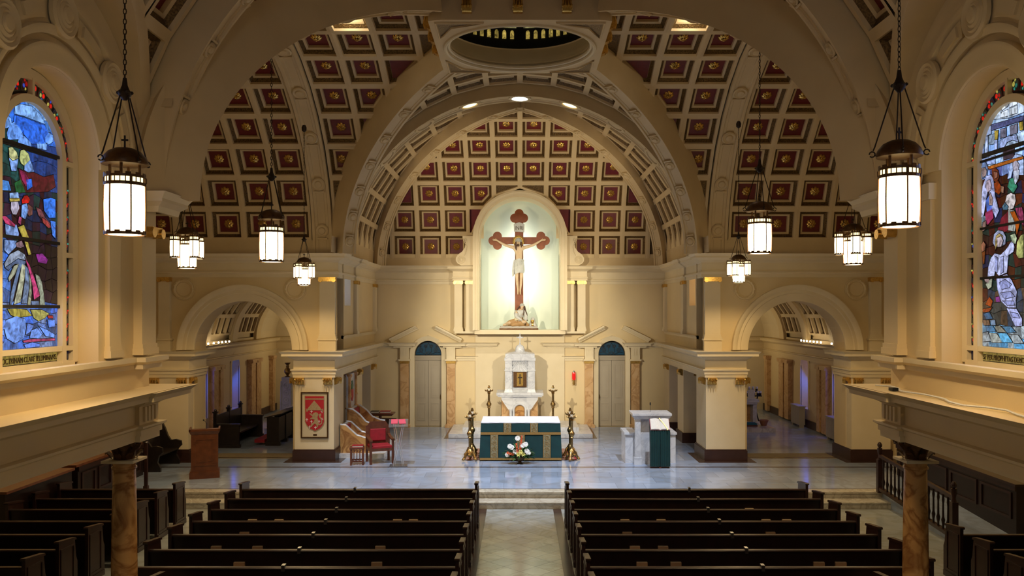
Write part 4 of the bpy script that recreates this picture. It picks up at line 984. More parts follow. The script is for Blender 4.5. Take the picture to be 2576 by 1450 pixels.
    if s < 0:
        F = [  # (colour, pixel polygon, level)
         ((.50,.66,.95),[(0,300),(14,286),(27,298),(29,316),(15,323),(0,318)],1), ((.40,.58,.95),[(25,312),(36,306),(50,322),(58,340),(50,350),(20,352),(17,335)],1),
         ((.62,.76,.98),[(50,262),(80,268),(105,292),(112,312),(60,292),(36,286),(38,268)],1), ((.10,.30,.85),[(36,290),(60,296),(112,316),(128,348),(112,362),(80,362),(60,338),(34,305)],1),
         ((.46,.62,.95),[(48,344),(60,342),(76,358),(79,369),(60,366),(45,358)],1), ((.60,.74,.98),[(92,360),(100,356),(105,364),(104,374),(94,374)],1), ((.60,.74,.98),[(106,362),(112,358),(117,364),(116,378),(107,376)],1),
         ((.46,.62,.95),[(113,346),(122,334),(132,340),(134,356),(122,364),(114,358)],1), ((.006,.006,.008),[(0,345),(142,393),(142,402),(0,358)],2),
         ((.55,.60,.28),[(48,399),(51,379),(59,377),(70,387),(74,402),(60,417),(52,411)],2), ((.50,.58,.80),[(60,418),(74,403),(80,416),(84,432),(70,434),(60,428)],2), ((.55,.62,.85),[(21,376),(36,378),(44,400),(40,430),(28,430),(22,400)],2),
         ((.60,.62,.34),[(20,372),(28,370),(40,384),(43,398),(30,404),(22,396)],3),
         ((.14,.02,.03),[(46,424),(60,430),(84,434),(110,446),(134,440),(139,470),(120,482),(64,484),(52,460)],1), ((.30,.03,.12),[(47,426),(62,434),(72,452),(64,470),(54,452)],2), ((.10,.28,.75),[(64,452),(78,450),(80,470),(68,478)],2),
         ((.02,.14,.05),[(36,460),(52,452),(64,484),(40,486)],1), ((.03,.03,.03),[(0,462),(36,470),(34,484),(0,480)],1), ((.10,.30,.70),[(0,452),(20,456),(26,480),(0,478)],2),
         ((.60,.64,.75),[(23,486),(44,484),(47,500),(45,507),(24,507)],2), ((.55,.45,.12),[(22,500),(47,500),(47,506),(23,507)],3), ((.50,.46,.58),[(27,508),(44,508),(47,524),(40,540),(31,539),(26,526)],2),
         ((.60,.02,.02),[(54,504),(60,493),(68,492),(74,503),(70,511),(55,512)],2), ((.50,.60,.85),[(54,516),(66,512),(70,530),(62,552),(52,545)],2), ((.20,.09,.08),[(70,514),(80,522),(80,540),(72,544),(66,532)],2),
         ((.26,.10,.12),[(90,522),(102,528),(112,548),(124,562),(128,574),(112,560),(96,542)],2), ((.40,.08,.08),[(104,548),(116,556),(126,572),(120,574),(106,560)],3), ((.12,.35,.85),[(108,502),(126,498),(138,502),(138,548),(122,548),(110,530)],2), ((.20,.42,.9),[(126,556),(138,558),(138,600),(131,592)],2),
         ((.55,.56,.72),[(12,562),(40,566),(46,588),(44,598),(14,598)],2), ((.58,.60,.78),[(10,604),(40,606),(38,622),(20,640),(10,630)],2), ((.60,.08,.22),[(2,544),(12,544),(36,566),(34,571),(12,562)],3), ((.55,.10,.25),[(46,545),(52,548),(50,566),(44,560)],3),
         ((.50,.42,.10),[(44,572),(58,566),(66,588),(71,600),(64,602),(54,596)],3), ((.52,.44,.10),[(60,608),(68,610),(76,640),(70,642)],3), ((.30,.20,.24),[(38,612),(52,606),(58,620),(50,624),(40,622)],3),
         ((.34,.40,.52),[(10,664),(24,640),(44,630),(60,640),(66,656),(44,650),(24,664),(12,672)],2), ((.14,.20,.34),[(12,674),(24,666),(44,652),(64,658),(60,668),(36,664),(20,680)],2),
         ((.42,.44,.34),[(34,670),(46,664),(36,690),(22,708),(20,700)],2), ((.16,.24,.40),[(46,666),(54,664),(46,692),(30,760),(24,772),(26,740),(38,694)],2), ((.46,.48,.36),[(54,664),(62,668),(60,700),(50,760),(34,766),(48,704)],2),
         ((.20,.28,.44),[(63,670),(70,676),(72,720),(66,764),(54,764),(62,704)],2), ((.44,.46,.34),[(72,680),(77,700),(78,740),(74,772),(68,770),(74,722)],2), ((.60,.08,.26),[(62,652),(72,668),(84,700),(98,744),(84,754),(80,720),(72,684)],3),
         ((.38,.42,.34),[(88,690),(98,696),(104,712),(108,738),(112,772),(98,774),(100,744),(92,712)],2), ((.18,.26,.42),[(78,758),(96,758),(96,772),(80,774)],2),
         ((.46,.40,.09),[(18,778),(40,777),(66,780),(78,794),(62,797),(38,798),(26,792)],2), ((.42,.40,.14),[(76,780),(104,780),(122,790),(112,800),(96,808),(84,800)],2), ((.30,.04,.30),[(90,640),(106,638),(120,654),(116,664),(96,660)],1),
         ((.34,.46,.85),[(0,802),(12,806),(12,826),(0,834)],2), ((.44,.54,.86),[(14,806),(40,796),(62,804),(64,826),(58,852),(36,864),(16,852),(10,828)],2), ((.36,.46,.84),[(68,814),(84,820),(74,836),(64,842)],2),
         ((.44,.54,.88),[(78,832),(92,826),(104,842),(98,852),(74,850)],2), ((.40,.52,.88),[(98,822),(116,830),(136,842),(134,850),(114,846)],2), ((.30,.44,.84),[(118,806),(136,804),(137,822),(122,824)],2), ((.55,.10,.24),[(56,858),(76,854),(136,852),(136,857),(80,860),(58,862)],3),
         ((.36,.46,.9),[(60,868),(80,862),(98,866),(98,872),(64,876)],2), ((.20,.34,.8),[(0,842),(8,846),(8,862),(0,866)],2), ((.5,.04,.06),[(118,794),(130,795),(131,801),(120,801)],3)]
        txt, tcol = 'DOCTRINAM CLARE ILLUMINANS.', (.34, .26, .07)
    else:
        F = [
         ((.66,.78,.95),[(2500,300),(2515,262),(2540,246),(2576,238),(2576,282),(2540,296)],1), ((.80,.88,.98),[(2520,268),(2538,252),(2537,266),(2522,278)],2), ((.80,.88,.98),[(2542,250),(2560,244),(2560,262),(2541,270)],2), ((.80,.88,.98),[(2520,284),(2536,276),(2536,292),(2518,296)],2), ((.80,.88,.98),[(2541,274),(2560,266),(2560,284),(2541,290)],2),
         ((.12,.14,.30),[(2496,314),(2576,292),(2576,302),(2496,328)],2), ((.40,.50,.75),[(2470,335),(2494,316),(2494,336),(2480,344)],2), ((.20,.20,.28),[(2518,326),(2532,322),(2532,344),(2518,348)],2), ((.22,.22,.30),[(2542,318),(2560,312),(2560,334),(2543,340)],2), ((.46,.36,.08),[(2504,330),(2513,328),(2511,350),(2505,352)],3), ((.46,.36,.08),[(2566,308),(2576,306),(2576,326),(2568,328)],3),
         ((.44,.54,.86),[(2516,372),(2518,354),(2536,344),(2558,340),(2562,356),(2548,352),(2534,358),(2526,372)],2), ((.36,.46,.82),[(2472,344),(2476,344),(2476,388),(2472,390)],2), ((.52,.62,.9),[(2480,344),(2486,343),(2486,386),(2480,388)],2), ((.46,.56,.88),[(2503,352),(2510,352),(2510,378),(2503,380)],2),
         ((.006,.006,.008),[(2462,392),(2576,356),(2576,364),(2462,401)],3), ((.10,.07,.10),[(2525,378),(2540,372),(2552,372),(2552,396),(2526,402)],2), ((.44,.56,.9),[(2466,402),(2504,392),(2504,412),(2468,416)],1), ((.50,.18,.03),[(2487,420),(2545,402),(2576,394),(2576,399),(2546,409),(2490,426)],3),
         ((.22,.32,.55),[(2467,420),(2474,408),(2482,410),(2486,424),(2484,444),(2470,450)],2), ((.36,.28,.28),[(2472,424),(2480,422),(2484,430),(2482,442),(2474,446)],3),
         ((.50,.54,.82),[(2470,500),(2473,470),(2482,444),(2494,440),(2500,452),(2504,492),(2514,530),(2506,548),(2498,530),(2488,470),(2482,500),(2476,540),(2470,548)],2), ((.55,.46,.56),[(2484,456),(2492,452),(2496,466),(2494,478),(2486,484),(2483,470)],3), ((.10,.20,.6),[(2482,504),(2490,492),(2498,506),(2500,526),(2484,534)],2), ((.46,.34,.32),[(2490,500),(2493,486),(2499,500),(2498,516),(2491,516)],3), ((.40,.05,.16),[(2480,536),(2498,522),(2500,548),(2486,566),(2480,560)],2),
         ((.20,.05,.02),[(2496,424),(2504,422),(2512,430),(2514,446),(2508,460),(2499,452)],2), ((.30,.14,.10),[(2502,432),(2511,434),(2511,446),(2504,450)],3), ((.34,.07,.01),[(2502,462),(2512,456),(2522,474),(2514,490),(2504,482)],2), ((.34,.2,.14),[(2520,468),(2527,470),(2526,486),(2521,484)],3),
         ((.46,.58,.85),[(2536,450),(2546,402),(2556,388),(2572,392),(2576,404),(2576,440),(2566,440),(2560,408),(2550,424),(2544,448)],2), ((.48,.46,.56),[(2549,410),(2558,404),(2566,414),(2562,432),(2552,430)],3), ((.60,.66,.80),[(2552,430),(2566,428),(2564,450),(2556,464),(2552,448)],3), ((.06,.30,.20),[(2536,470),(2542,450),(2552,448),(2560,470),(2550,486)],2),
         ((.60,.56,.58),[(2530,510),(2534,492),(2544,486),(2554,490),(2556,506),(2550,524),(2540,528),(2534,522)],2), ((.12,.24,.34),[(2524,520),(2530,510),(2538,520),(2536,528),(2526,528)],3), ((.40,.42,.40),[(2538,528),(2552,530),(2558,552),(2554,582),(2538,580)],2), ((.24,.02,.05),[(2520,548),(2536,532),(2538,578),(2518,590),(2510,580)],1), ((.36,.10,.01),[(2544,534),(2554,532),(2568,560),(2560,590),(2556,560)],3), ((.35,.06,.16),[(2556,524),(2572,522),(2576,540),(2576,568),(2562,548)],2),
         ((.20,.28,.34),[(2468,552),(2474,542),(2482,546),(2482,566),(2470,570)],2), ((.34,.22,.20),[(2474,560),(2482,556),(2483,576),(2474,582)],3), ((.34,.16,.10),[(2471,616),(2476,608),(2481,616),(2479,630),(2472,634)],3), ((.24,.08,.02),[(2472,634),(2479,632),(2477,664),(2474,664)],2),
         ((.40,.44,.62),[(2499,610),(2502,590),(2512,580),(2524,582),(2531,596),(2530,614),(2518,622),(2504,620)],2), ((.46,.36,.16),[(2506,608),(2508,594),(2516,588),(2524,594),(2524,604),(2512,612),(2506,628)],3), ((.60,.52,.58),[(2511,600),(2521,594),(2526,606),(2522,620),(2513,622)],4),
         ((.56,.60,.86),[(2494,650),(2504,638),(2518,642),(2534,626),(2548,604),(2553,622),(2550,634),(2538,642),(2534,686),(2514,694),(2504,682),(2502,694),(2486,696),(2488,672)],2), ((.38,.42,.70),[(2506,646),(2512,650),(2510,686),(2505,682)],3), ((.42,.46,.74),[(2520,648),(2526,646),(2526,684),(2520,688)],3), ((.48,.56,.40),[(2544,592),(2555,588),(2560,600),(2556,614),(2548,608)],3), ((.50,.52,.22),[(2558,640),(2560,610),(2570,592),(2576,590),(2576,648),(2564,650)],2), ((.48,.36,.36),[(2478,700),(2486,698),(2492,706),(2488,714),(2480,708)],3), ((.42,.46,.36),[(2482,716),(2490,706),(2498,700),(2496,722),(2488,728)],3),
         ((.50,.54,.84),[(2508,700),(2534,690),(2546,706),(2559,734),(2556,760),(2556,774),(2536,774),(2520,758),(2511,730)],2), ((.36,.40,.70),[(2516,712),(2530,704),(2546,716),(2540,724),(2522,728)],3), ((.38,.42,.72),[(2520,738),(2544,734),(2554,746),(2530,752)],3), ((.36,.40,.70),[(2526,758),(2552,758),(2554,768),(2536,768)],3), ((.50,.54,.86),[(2534,776),(2558,778),(2572,802),(2572,820),(2556,822),(2546,802)],2), ((.36,.40,.70),[(2544,786),(2562,790),(2566,800),(2550,798)],3),
         ((.40,.09,.01),[(2480,766),(2490,748),(2498,758),(2494,772)],2), ((.34,.07,.01),[(2474,778),(2496,774),(2490,784),(2474,786)],2), ((.05,.16,.30),[(2476,790),(2490,786),(2498,802),(2482,804)],2), ((.30,.06,.30),[(2505,748),(2514,746),(2516,760),(2506,760)],1),
         ((.40,.46,.50),[(2474,838),(2486,836),(2494,858),(2474,860)],2), ((.44,.48,.46),[(2490,838),(2508,840),(2524,862),(2496,862)],2), ((.16,.50,.78),[(2512,838),(2534,840),(2548,862),(2522,862)],2), ((.42,.48,.52),[(2540,842),(2562,844),(2576,864),(2552,864)],2), ((.10,.24,.40),[(2480,820),(2498,820),(2506,834),(2484,834)],2), ((.28,.28,.24),[(2504,822),(2516,820),(2532,836),(2510,836)],2), ((.10,.26,.42),[(2522,822),(2544,822),(2556,836),(2536,838)],2), ((.24,.15,.10),[(2474,806),(2488,806),(2492,818),(2476,818)],2), ((.20,.28,.40),[(2492,806),(2504,806),(2506,818),(2496,818)],2)]
        txt, tcol = 'SE PER PROPHETAS DEMO', (.30, .23, .07)
    for col, pix, lv in F:
        q = [onwall(*p) for p in pix]; q = [(min(max(y, WYC-.6), WYC+.6), z) for y, z in q]
        qo = inset(q, -.007)
        if qo: wch(MB().prism(qo, lambda a, b, h: (s*h, a, b), WX+.008-.004*(lv-.4), WX+.001-.004*(lv-.4)).build('lead_came', 'lead', win))
        pane(q, col, lv, 0.0)
    pane([(WYC-.59, 3.955), (WYC+.59, 3.955), (WYC+.59, 4.065), (WYC-.59, 4.065)], tcol, 0)
    for sg in (-1, 1): pane([(WYC+sg*.775-.08, 3.96), (WYC+sg*.775+.08, 3.96), (WYC+sg*.775+.08, 4.06), (WYC+sg*.775-.08, 4.06)], (.012, .010, .03))
    me = text_mesh(txt, .088, 'letter')
    k = (1.14 if s < 0 else .84)/max(v.co.x*2 for v in me.vertices)
    Mt = Matrix(((0, 0, -s, s*(WX-.004)), (-s, 0, 0, WYC+(.15 if s > 0 else 0)), (0, 1, 0, 3.975), (0, 0, 0, 1))) @ Matrix.Diagonal((k, 1, 1, 1))
    o = link('inscription', me, win); o.matrix_parent_inverse = INV; o.matrix_basis = Mt
    # daylight that comes through the coloured panes onto the reveal
    light('window_glow_'+nm, 'AREA', (s*5.50, WYC, 5.4), 10, (.35, .50, 1.0), (0, WYC, 5.0), 1.0, sizey=2.4)
    # ---- column under the entablature
    co = struct(thing('column_'+nm, f'orange veined marble column with dark gilt capital on the {nm}', 'column', (s*5.49, 11.8, 0)))
    MB().lathe([(.27, 0), (.27, .10), (.23, .12), (.25, .18), (.20, .22), (.172, .26)], seg=28).build('base', 'onyx', co, True)
    MB().lathe([(.172, .26), (.170, .9), (.160, 1.7), (.148, 2.36)], seg=28).build('shaft', 'onyx', co, True)
    MB().lathe([(.150, 2.36), (.165, 2.375), (.165, 2.395), (.15, 2.41), (.155, 2.45), (.17, 2.47)], seg=28).build('necking', 'onyx', co, True)
    MB().box(-.22, .22, -.22, .22, 2.47, 2.505).build('abacus', 'plaster_light', co)
    mb = MB().lathe([(.14, 2.50), (.15, 2.58), (.19, 2.70), (.23, 2.76), (.23, 2.79)], seg=20)
    for k in range(8):
        a = 2*pi*k/8
        for rr, zz, ww in ((.17, 2.52, .9), (.19, 2.64, 1.1)):
            a2 = a+(.39 if rr > .18 else 0); e = Vector((cos(a2), sin(a2), 0)); f = Vector((-sin(a2), cos(a2), 0)); b0 = Vector((0, 0, zz))
            mb.loft([[b0+e*(rr+o)+f*w*ww+Vector((0, 0, h)) for w in (-x, 0, x)] for o, h, x in ((0, 0, .035), (.03, .05, .06), (.07, .09, .05), (.085, .07, .02))], False, False)
    for sx in (-1, 1):
        for sy in (-1, 1): mb.ball((sx*.19, sy*.19, 2.745), .05, 10)
    mb.build('capital', 'bronze', co, True)
# ---------------------------------------------------------------- small stained windows
def small_window(n, label, plane, yc, r, zs, zb, s, cols, cell=.13):
    win = struct(thing(f'window_{n}', label, 'window', (s*plane, yc, zb))); INV = Matrix.Translation((-s*plane, -yc, -zb))
    o = MB().prism([(yc-r, zb)]+[(yc-r*cos(pi*i/16), zs+r*sin(pi*i/16)) for i in range(17)]+[(yc+r, zb)], lambda a, b, h: (s*h, a, b), plane+.01, plane+.03).build('lead_backing', 'lead', win); o.matrix_parent_inverse = INV
    nx, nz = max(2, round(2*r/cell)), round((zs+r-zb)/cell)
    for i in range(nx):
        for j in range(nz):
            y0, y1 = yc-r+2*r*i/nx, yc-r+2*r*(i+1)/nx; z0, z1 = zb+(zs+r-zb)*j/nz, zb+(zs+r-zb)*(j+1)/nz
            p = [(y0+.004, z0+.004), (y1-.004, z0+.004), (y1-.004, z1-.004), (y0+.004, z1-.004)]; c = ((y0+y1)/2, (z0+z1)/2)
            if c[1] > zs:
                dx, dz = c[0]-yc, c[1]-zs; dl = sqrt(dx*dx+dz*dz) or 1e-6
                if dl > r*1.05: continue
                p = clip(p, dx/dl, dz/dl, r+dx/dl*yc+dz/dl*zs)
            if len(p) < 3: continue
            o = MB().prism(p, lambda a, b, h: (s*h, a, b), plane+.008, plane).build('glass_pane', 'glassdim', win); o.matrix_parent_inverse = INV
            c = R.choice(cols); k = R.uniform(.5, 1.2); o.color = (c[0]*k, c[1]*k, c[2]*k, 1)
    return win
BL = [(.02, .08, 1.0), (.03, .15, 1.1), (.10, .3, 1.0), (.8, .05, .05), (.02, .05, .6), (.05, .4, .5)]
MX = [(.05, .15, 1.0), (.8, .06, .04), (.1, .6, .2), (.9, .6, .2), (.8, .8, .9), (.1, .2, .8), (.5, .1, .6)]
small_window(3, 'blue stained glass window nearest the arch in the left chapel', 10.95, 27.95, .40, 2.5, .97, -1, BL)
small_window(4, 'blue stained glass window beyond the choir stalls in the left chapel', 10.95, 31.2, .40, 2.5, .97, -1, BL)
small_window(5, 'coloured stained glass window nearest the arch in the right chapel', 10.95, 27.95, .40, 2.5, .97, 1, MX)
small_window(6, 'coloured stained glass window between marble pilasters in the right chapel', 10.95, 31.2, .40, 2.5, .97, 1, MX)
small_window(7, 'narrow blue stained glass window high in the left chancel wall', 5.62, 26.15, .44, 5.45, 4.72, -1, [(.2, .35, .7), (.4, .55, .8), (.1, .2, .5), (.35, .2, .45)])
small_window(8, 'narrow amber and green stained glass window high in the right chancel wall', 5.62, 26.15, .44, 5.45, 4.72, 1, [(.9, .35, .05), (.25, .5, .35), (.5, .6, .6), (.8, .6, .15)])
for s in (-1, 1):
    for y in (27.95, 31.2):
        light('chapel_window_daylight', 'AREA', (s*10.90, y, 1.85), 13, (.015, .09, 1.0), (s*9, y-.2, .6), .5, sizey=1.5)
    light('chancel_window_daylight', 'AREA', (s*5.58, 26.15, 5.2), 1.5, (1, .55, .25) if s > 0 else (.5, .6, 1), (0, 26.15, 5.0), .7, sizey=1.0)
# ================================================================ LANTERNS
def lantern(label, base, top, sc=1.0, cluster=False, rot=0.2, group=None, pw=330):
    t = thing('hanging_lantern', label, 'lantern', base, rot, group); k = sc; r = .205*k
    def ring(mb, rr, z0, z1, th=.012, n=24): mb.loft([[(q*cos(2*pi*i/n), q*sin(2*pi*i/n), z) for i in range(n)] for q, z in ((rr, z0), (rr, z1), (rr-th, z1), (rr-th, z0), (rr, z0))], True, False)
    def body(parent, cx, cy, rr, h, z0, mtl, nb):
        MB().lathe([(rr*.8, z0-.025*k), (rr*.95, z0), (rr*.99, z0+h*.3), (rr, z0+h*.6), (rr*.97, z0+h)], (cx, cy, 0), 24).build('glass_shade', mtl, parent, True)
        n = 24
        for nm_, zz, h0, h1 in (('lower_rim', z0-.03*k, .045*k, .030*k), ('band_rim', z0+h, .035*k, .035*k), ('toothed_rim', z0+h+.085*k, .05*k, .028*k)):
            mb = MB(); e = rr*1.03
            for i in range(n):
                a0, a1 = 2*pi*i/n, 2*pi*(i+1)/n; hh = h0 if i % 2 else h1
                mb.loft([[(cx+q*cos(a), cy+q*sin(a), z) for q, z in ((e, zz), (e, zz+hh), (e-.012*k, zz+hh), (e-.012*k, zz))] for a in (a0, a1)], True, False)
            mb.build(nm_, 'bronze', parent)
        MB().lathe([(rr*.96, z0+h+.03*k), (rr*.96, z0+h+.09*k)], (cx, cy, 0), 24).build('pierced_band', 'lampcut', parent, True)
        mb = MB()
        for i in range(nb*4):
            a = 2*pi*i/(nb*4); mb.tube([(cx+rr*1.015*cos(a), cy+rr*1.015*sin(a), z0+h+.03*k), (cx+rr*1.015*cos(a), cy+rr*1.015*sin(a), z0+h+.09*k)], (.006 if i % 4 else .016)*k, 5)
        mb.build('band_tracery', 'bronze', parent)['kind'] = 'stuff'
        for i in range(nb):
            a = 2*pi*i/nb; c, s_ = cos(a), sin(a)
            MB().tube([(cx+rr*1.02*c, cy+rr*1.02*s_, z0-.02*k), (cx+rr*1.04*c, cy+rr*1.04*s_, z0+h*.5), (cx+rr*1.02*c, cy+rr*1.02*s_, z0+h+.04*k)], .009*k, 6).build('mullion', 'bronze', parent)
    H = .50*k; body(t, 0, 0, r, H, .03*k, 'lampwhite', 6)
    if cluster:
        for i in range(4):
            a = pi/4+i*pi/2; body(t, .30*k*cos(a), .30*k*sin(a), .105*k, .36*k, .26*k, 'lampsmall', 4)
            MB().tube([(.2*k*cos(a), .2*k*sin(a), .70*k), (.30*k*cos(a), .30*k*sin(a), .72*k)], .012*k, 6).build('arm', 'bronze', t)
    zt = H+.14*k
    for i in range(4):
        a = 2*pi*i/4; MB().tube([(.15*k*cos(a), .15*k*sin(a), zt-.02*k), (.15*k*cos(a), .15*k*sin(a), zt+.20*k)], .016*k, 6).build('post', 'bronze', t)
    MB().lathe([(.235*k, zt+.12*k), (.24*k, zt+.145*k), (.22*k, zt+.20*k), (.17*k, zt+.26*k), (.10*k, zt+.295*k), (.02*k, zt+.31*k)], seg=28).build('dome', 'bronze', t, True)
    MB().lathe([(.225*k, zt+.13*k), (.20*k, zt+.18*k), (.02*k, zt+.26*k)], seg=24).build('dome_lining', 'plaster_light', t, True)
    zc = zt+.31*k
    MB().box(-.009*k, .009*k, -.006*k, .006*k, zc-.02*k, zc+.13*k).box(-.035*k, .035*k, -.006*k, .006*k, zc+.07*k, zc+.09*k).build('cross_finial', 'iron', t)
    zk = zt+.88*k
    for i in range(4):
        a = 2*pi*i/4+pi/4; c, s_ = cos(a), sin(a)
        rd = MB().tube([(.05*k*c, .05*k*s_, zk), (.245*k*c, .245*k*s_, zt+.24*k), (.262*k*c, .262*k*s_, zt+.20*k)], .008*k, 6).build('rod', 'iron', t)
        mb = MB().tube([((.272+.03*cos(q))*k*c, (.272+.03*cos(q))*k*s_, zt+(.16+.03*sin(q))*k) for q in [i_*.7 for i_ in range(9)]], .008*k, 6); mb.build('hook', 'iron', rd)
    mb = MB().lathe([(.02*k, zk-.06*k), (.06*k, zk-.02*k), (.075*k, zk+.02*k), (.05*k, zk+.05*k), (.03*k, zk+.10*k), (.02*k, zk+.18*k)], seg=14)
    for i in range(6): a = 2*pi*i/6; mb.ball((.07*k*cos(a), .07*k*sin(a), zk+.02*k), .02*k, 6)
    mb.build('crown', 'iron', t, True)
    z = zk+.16*k; end = top-base[2]; mb = MB(); i = 0; hl = .055*max(k, .8)
    while z < end:
        ax = (1, 0) if i % 2 else (0, 1)
        mb.tube([(ax[0]*.016*cos(q)*k, ax[1]*.016*cos(q)*k, z+hl/2+hl*.62*sin(q)) for q in [2*pi*j/8 for j in range(8)]], .0055*max(k, .8), 4, closed=True); z += hl; i += 1
    mb.build('chain', 'iron', t)
    light('lantern_downlight', 'SPOT', (base[0], base[1], base[2]-.03), pw, (1.0, .71, .36), (base[0], base[1], 0), .14*k, math.radians(158), .35)
    MB().lathe([(.01, end-.16), (.06, end-.12), (.065, end-.04), (.04, end+.02)], seg=12).build('ceiling_cup', 'iron', t, True)
    return t
lantern('large single glass lantern hanging beside the left stained glass window', W(314, 592, 9.2), 9.6, pw=175)
lantern('large single glass lantern hanging beside the right stained glass window', W(2262, 572, 9.2), 9.6, rot=.5, pw=175)
lantern('single glass lantern hanging in the middle distance left of the crossing', W(683, 660, 15.3), 10.6, rot=.3)
lantern('single glass lantern hanging in the middle distance right of the crossing', W(1911, 639, 15.3), 10.6, rot=.8)
lantern('cluster lantern with four small side lights over the left transept', W(471, 676, 19.4), 11.0, 1.0, True, .1, pw=300)
lantern('cluster lantern with four small side lights over the right transept', W(2146, 667, 19.4), 11.0, 1.0, True, .6, pw=300)
lantern('small cluster lantern on a long chain before the left chancel pier', W(765, 719, 22.1), 9.35, .78, True, .4, pw=170)
lantern('small cluster lantern on a long chain before the right chancel pier', W(1858, 712, 22.1), 9.45, .78, True, .2, pw=170)
# ================================================================ PEWS
PEWS = {}
def pew_parts(t, L, joint):
    MB().add([(0, -.035, .10), (L, -.035, .10), (L, -.005, .10), (0, -.005, .10), (0, -.075, .79), (L, -.075, .79), (L, -.045, .79), (0, -.045, .79)],
             [(0,3,2,1), (4,5,6,7), (0,1,5,4), (1,2,6,5), (2,3,7,6), (3,0,4,7)]).build('backrest', 'darkwood', t)
    MB().prism([(-.095, .785), (-.025, .785), (-.02, .80), (-.03, .815), (-.09, .815), (-.10, .80)], lambda a, b, h: (h, a, b), 0, L).build('top_rail', 'pewend', t)
    MB().box(0, L, -.03, .40, .40, .435).build('seat', 'darkwood', t)
    MB().box(.2, L-.2, -.115, -.045, .40, .42).box(.2, L-.2, -.125, -.11, .40, .48).build('book_rack', 'darkwood', t)
    MB().box(.1, L-.1, -.32, -.18, .12, .20).build('kneeler', 'stallwood', t)
    for x0, sg in ((0, -1), (L, 1)):
        a, b = sorted((x0, x0+sg*.055))
        e = MB().prism([(-.12, 0), (.44, 0), (.44, .50), (.40, .58), (.36, .86), (-.12, .92)], lambda p, q, h: (h, p, q), a, b).build('end_panel', 'pewend', t)
        mb = MB().prism([(-.14, .915), (.385, .855), (.39, .875), (.37, .895), (-.13, .955), (-.15, .94)], lambda p, q, h: (h, p, q), a-.012, b+.012); mb.build('end_cap', 'pewend', e)
        o0, o1 = (a-.012, a) if sg < 0 else (b, b+.012); mb = MB()
        for (y0, y1, z0, z1) in ((-.07, .34, .12, .15), (-.07, .31, .78, .81), (-.07, -.04, .15, .78), (.30, .33, .15, .78)): mb.box(o0, o1, y0, y1, z0, z1)
        mb.box(o0-.004 if sg < 0 else o0, o1+.004 if sg > 0 else o1, -.10, .42, 0, .09); mb.build('panel_moulding', 'pewend', e)
    if joint is not None: MB().box(joint-.025, joint+.025, -.105, -.01, .76, .85).build('rail_joint', 'steel', t)
def pew(L, loc, label, group, joint=None):
    key = (round(L, 2), joint)
    if key in PEWS: return dup(PEWS[key], loc, 0, label, group)
    t = thing('pew', label, 'pew', loc, 0, group); pew_parts(t, L, joint); PEWS[key] = t; return t
PY0, PDY = 17.86, .898
for k in range(8):
    y = PY0-PDY*k; w = 'front' if k == 0 else ORD[k]
    l = (4.86, -5.80) if k < 7 else (4.05, -4.99); r = (4.94, 1.02) if k < 7 else (3.95, 1.02)
    pew(l[0], (l[1], y, 0), f'long dark wooden pew, {w} row from the altar steps, left of the centre aisle', 'pews left of the centre aisle', 2.35 if k < 7 else 1.55)
    pew(r[0], (r[1], y, 0), f'long dark wooden pew, {w} row from the altar steps, right of the centre aisle', 'pews right of the centre aisle', 2.52)
    if k < 7: pew(2.36, (-9.60, y, 0), f'short dark wooden pew, {w} row from the altar steps, in the left side aisle', 'pews in the left side aisle')
    if 4 <= k < 7: pew(2.9, (7.38, y, 0), f'short dark wooden pew, {ORD[k-4]} one behind the balustrade in the right side aisle', 'pews in the right side aisle')
hb = MB().box(-.085, .085, -.022, .022, 0, .205).mesh('hymnal_cover', 'hymnal'); hp = MB().box(-.08, .08, -.018, .018, .19, .208).mesh('hymnal_pages', 'hymnalpage')
SPOT = [(3, 635, 0), (3, 702, 0), (3, 1000, 0), (3, 1040, 0), (4, 615, 0), (5, 544, 0), (5, 648, 0), (5, 957, 0), (6, 602, 0), (6, 948, 0),
        (2, 1885, 1), (3, 1572, 1), (3, 1663, 1), (3, 1927, 1), (3, 1979, 1), (4, 1578, 1), (4, 1938, 1), (5, 1597, 1), (5, 1668, 1), (6, 1615, 1), (6, 1700, 1), (6, 2060, 1), (6, 2115, 1)]
cnt = {}
for rw, px, side in SPOT:
    y = PY0-PDY*(rw-1)-.087; x = (px-CX)*y/FPX; cnt[rw, side] = cnt.get((rw, side), 0)+1; n = cnt[rw, side]
    tot = sum(1 for a, b, c in SPOT if (a, c) == (rw, side)); wh = 'only' if tot == 1 else (ORD[n-1]+' from the left')
    t = thing('hymnal', f'brown hymnal behind the {ORD[rw-1]} {"right" if side else "left"} pew from the altar, {wh}', 'book', (x, y, .42), 0, 'hymnals in the pew racks')
    link('cover', hb, t); link('pages', hp, t)
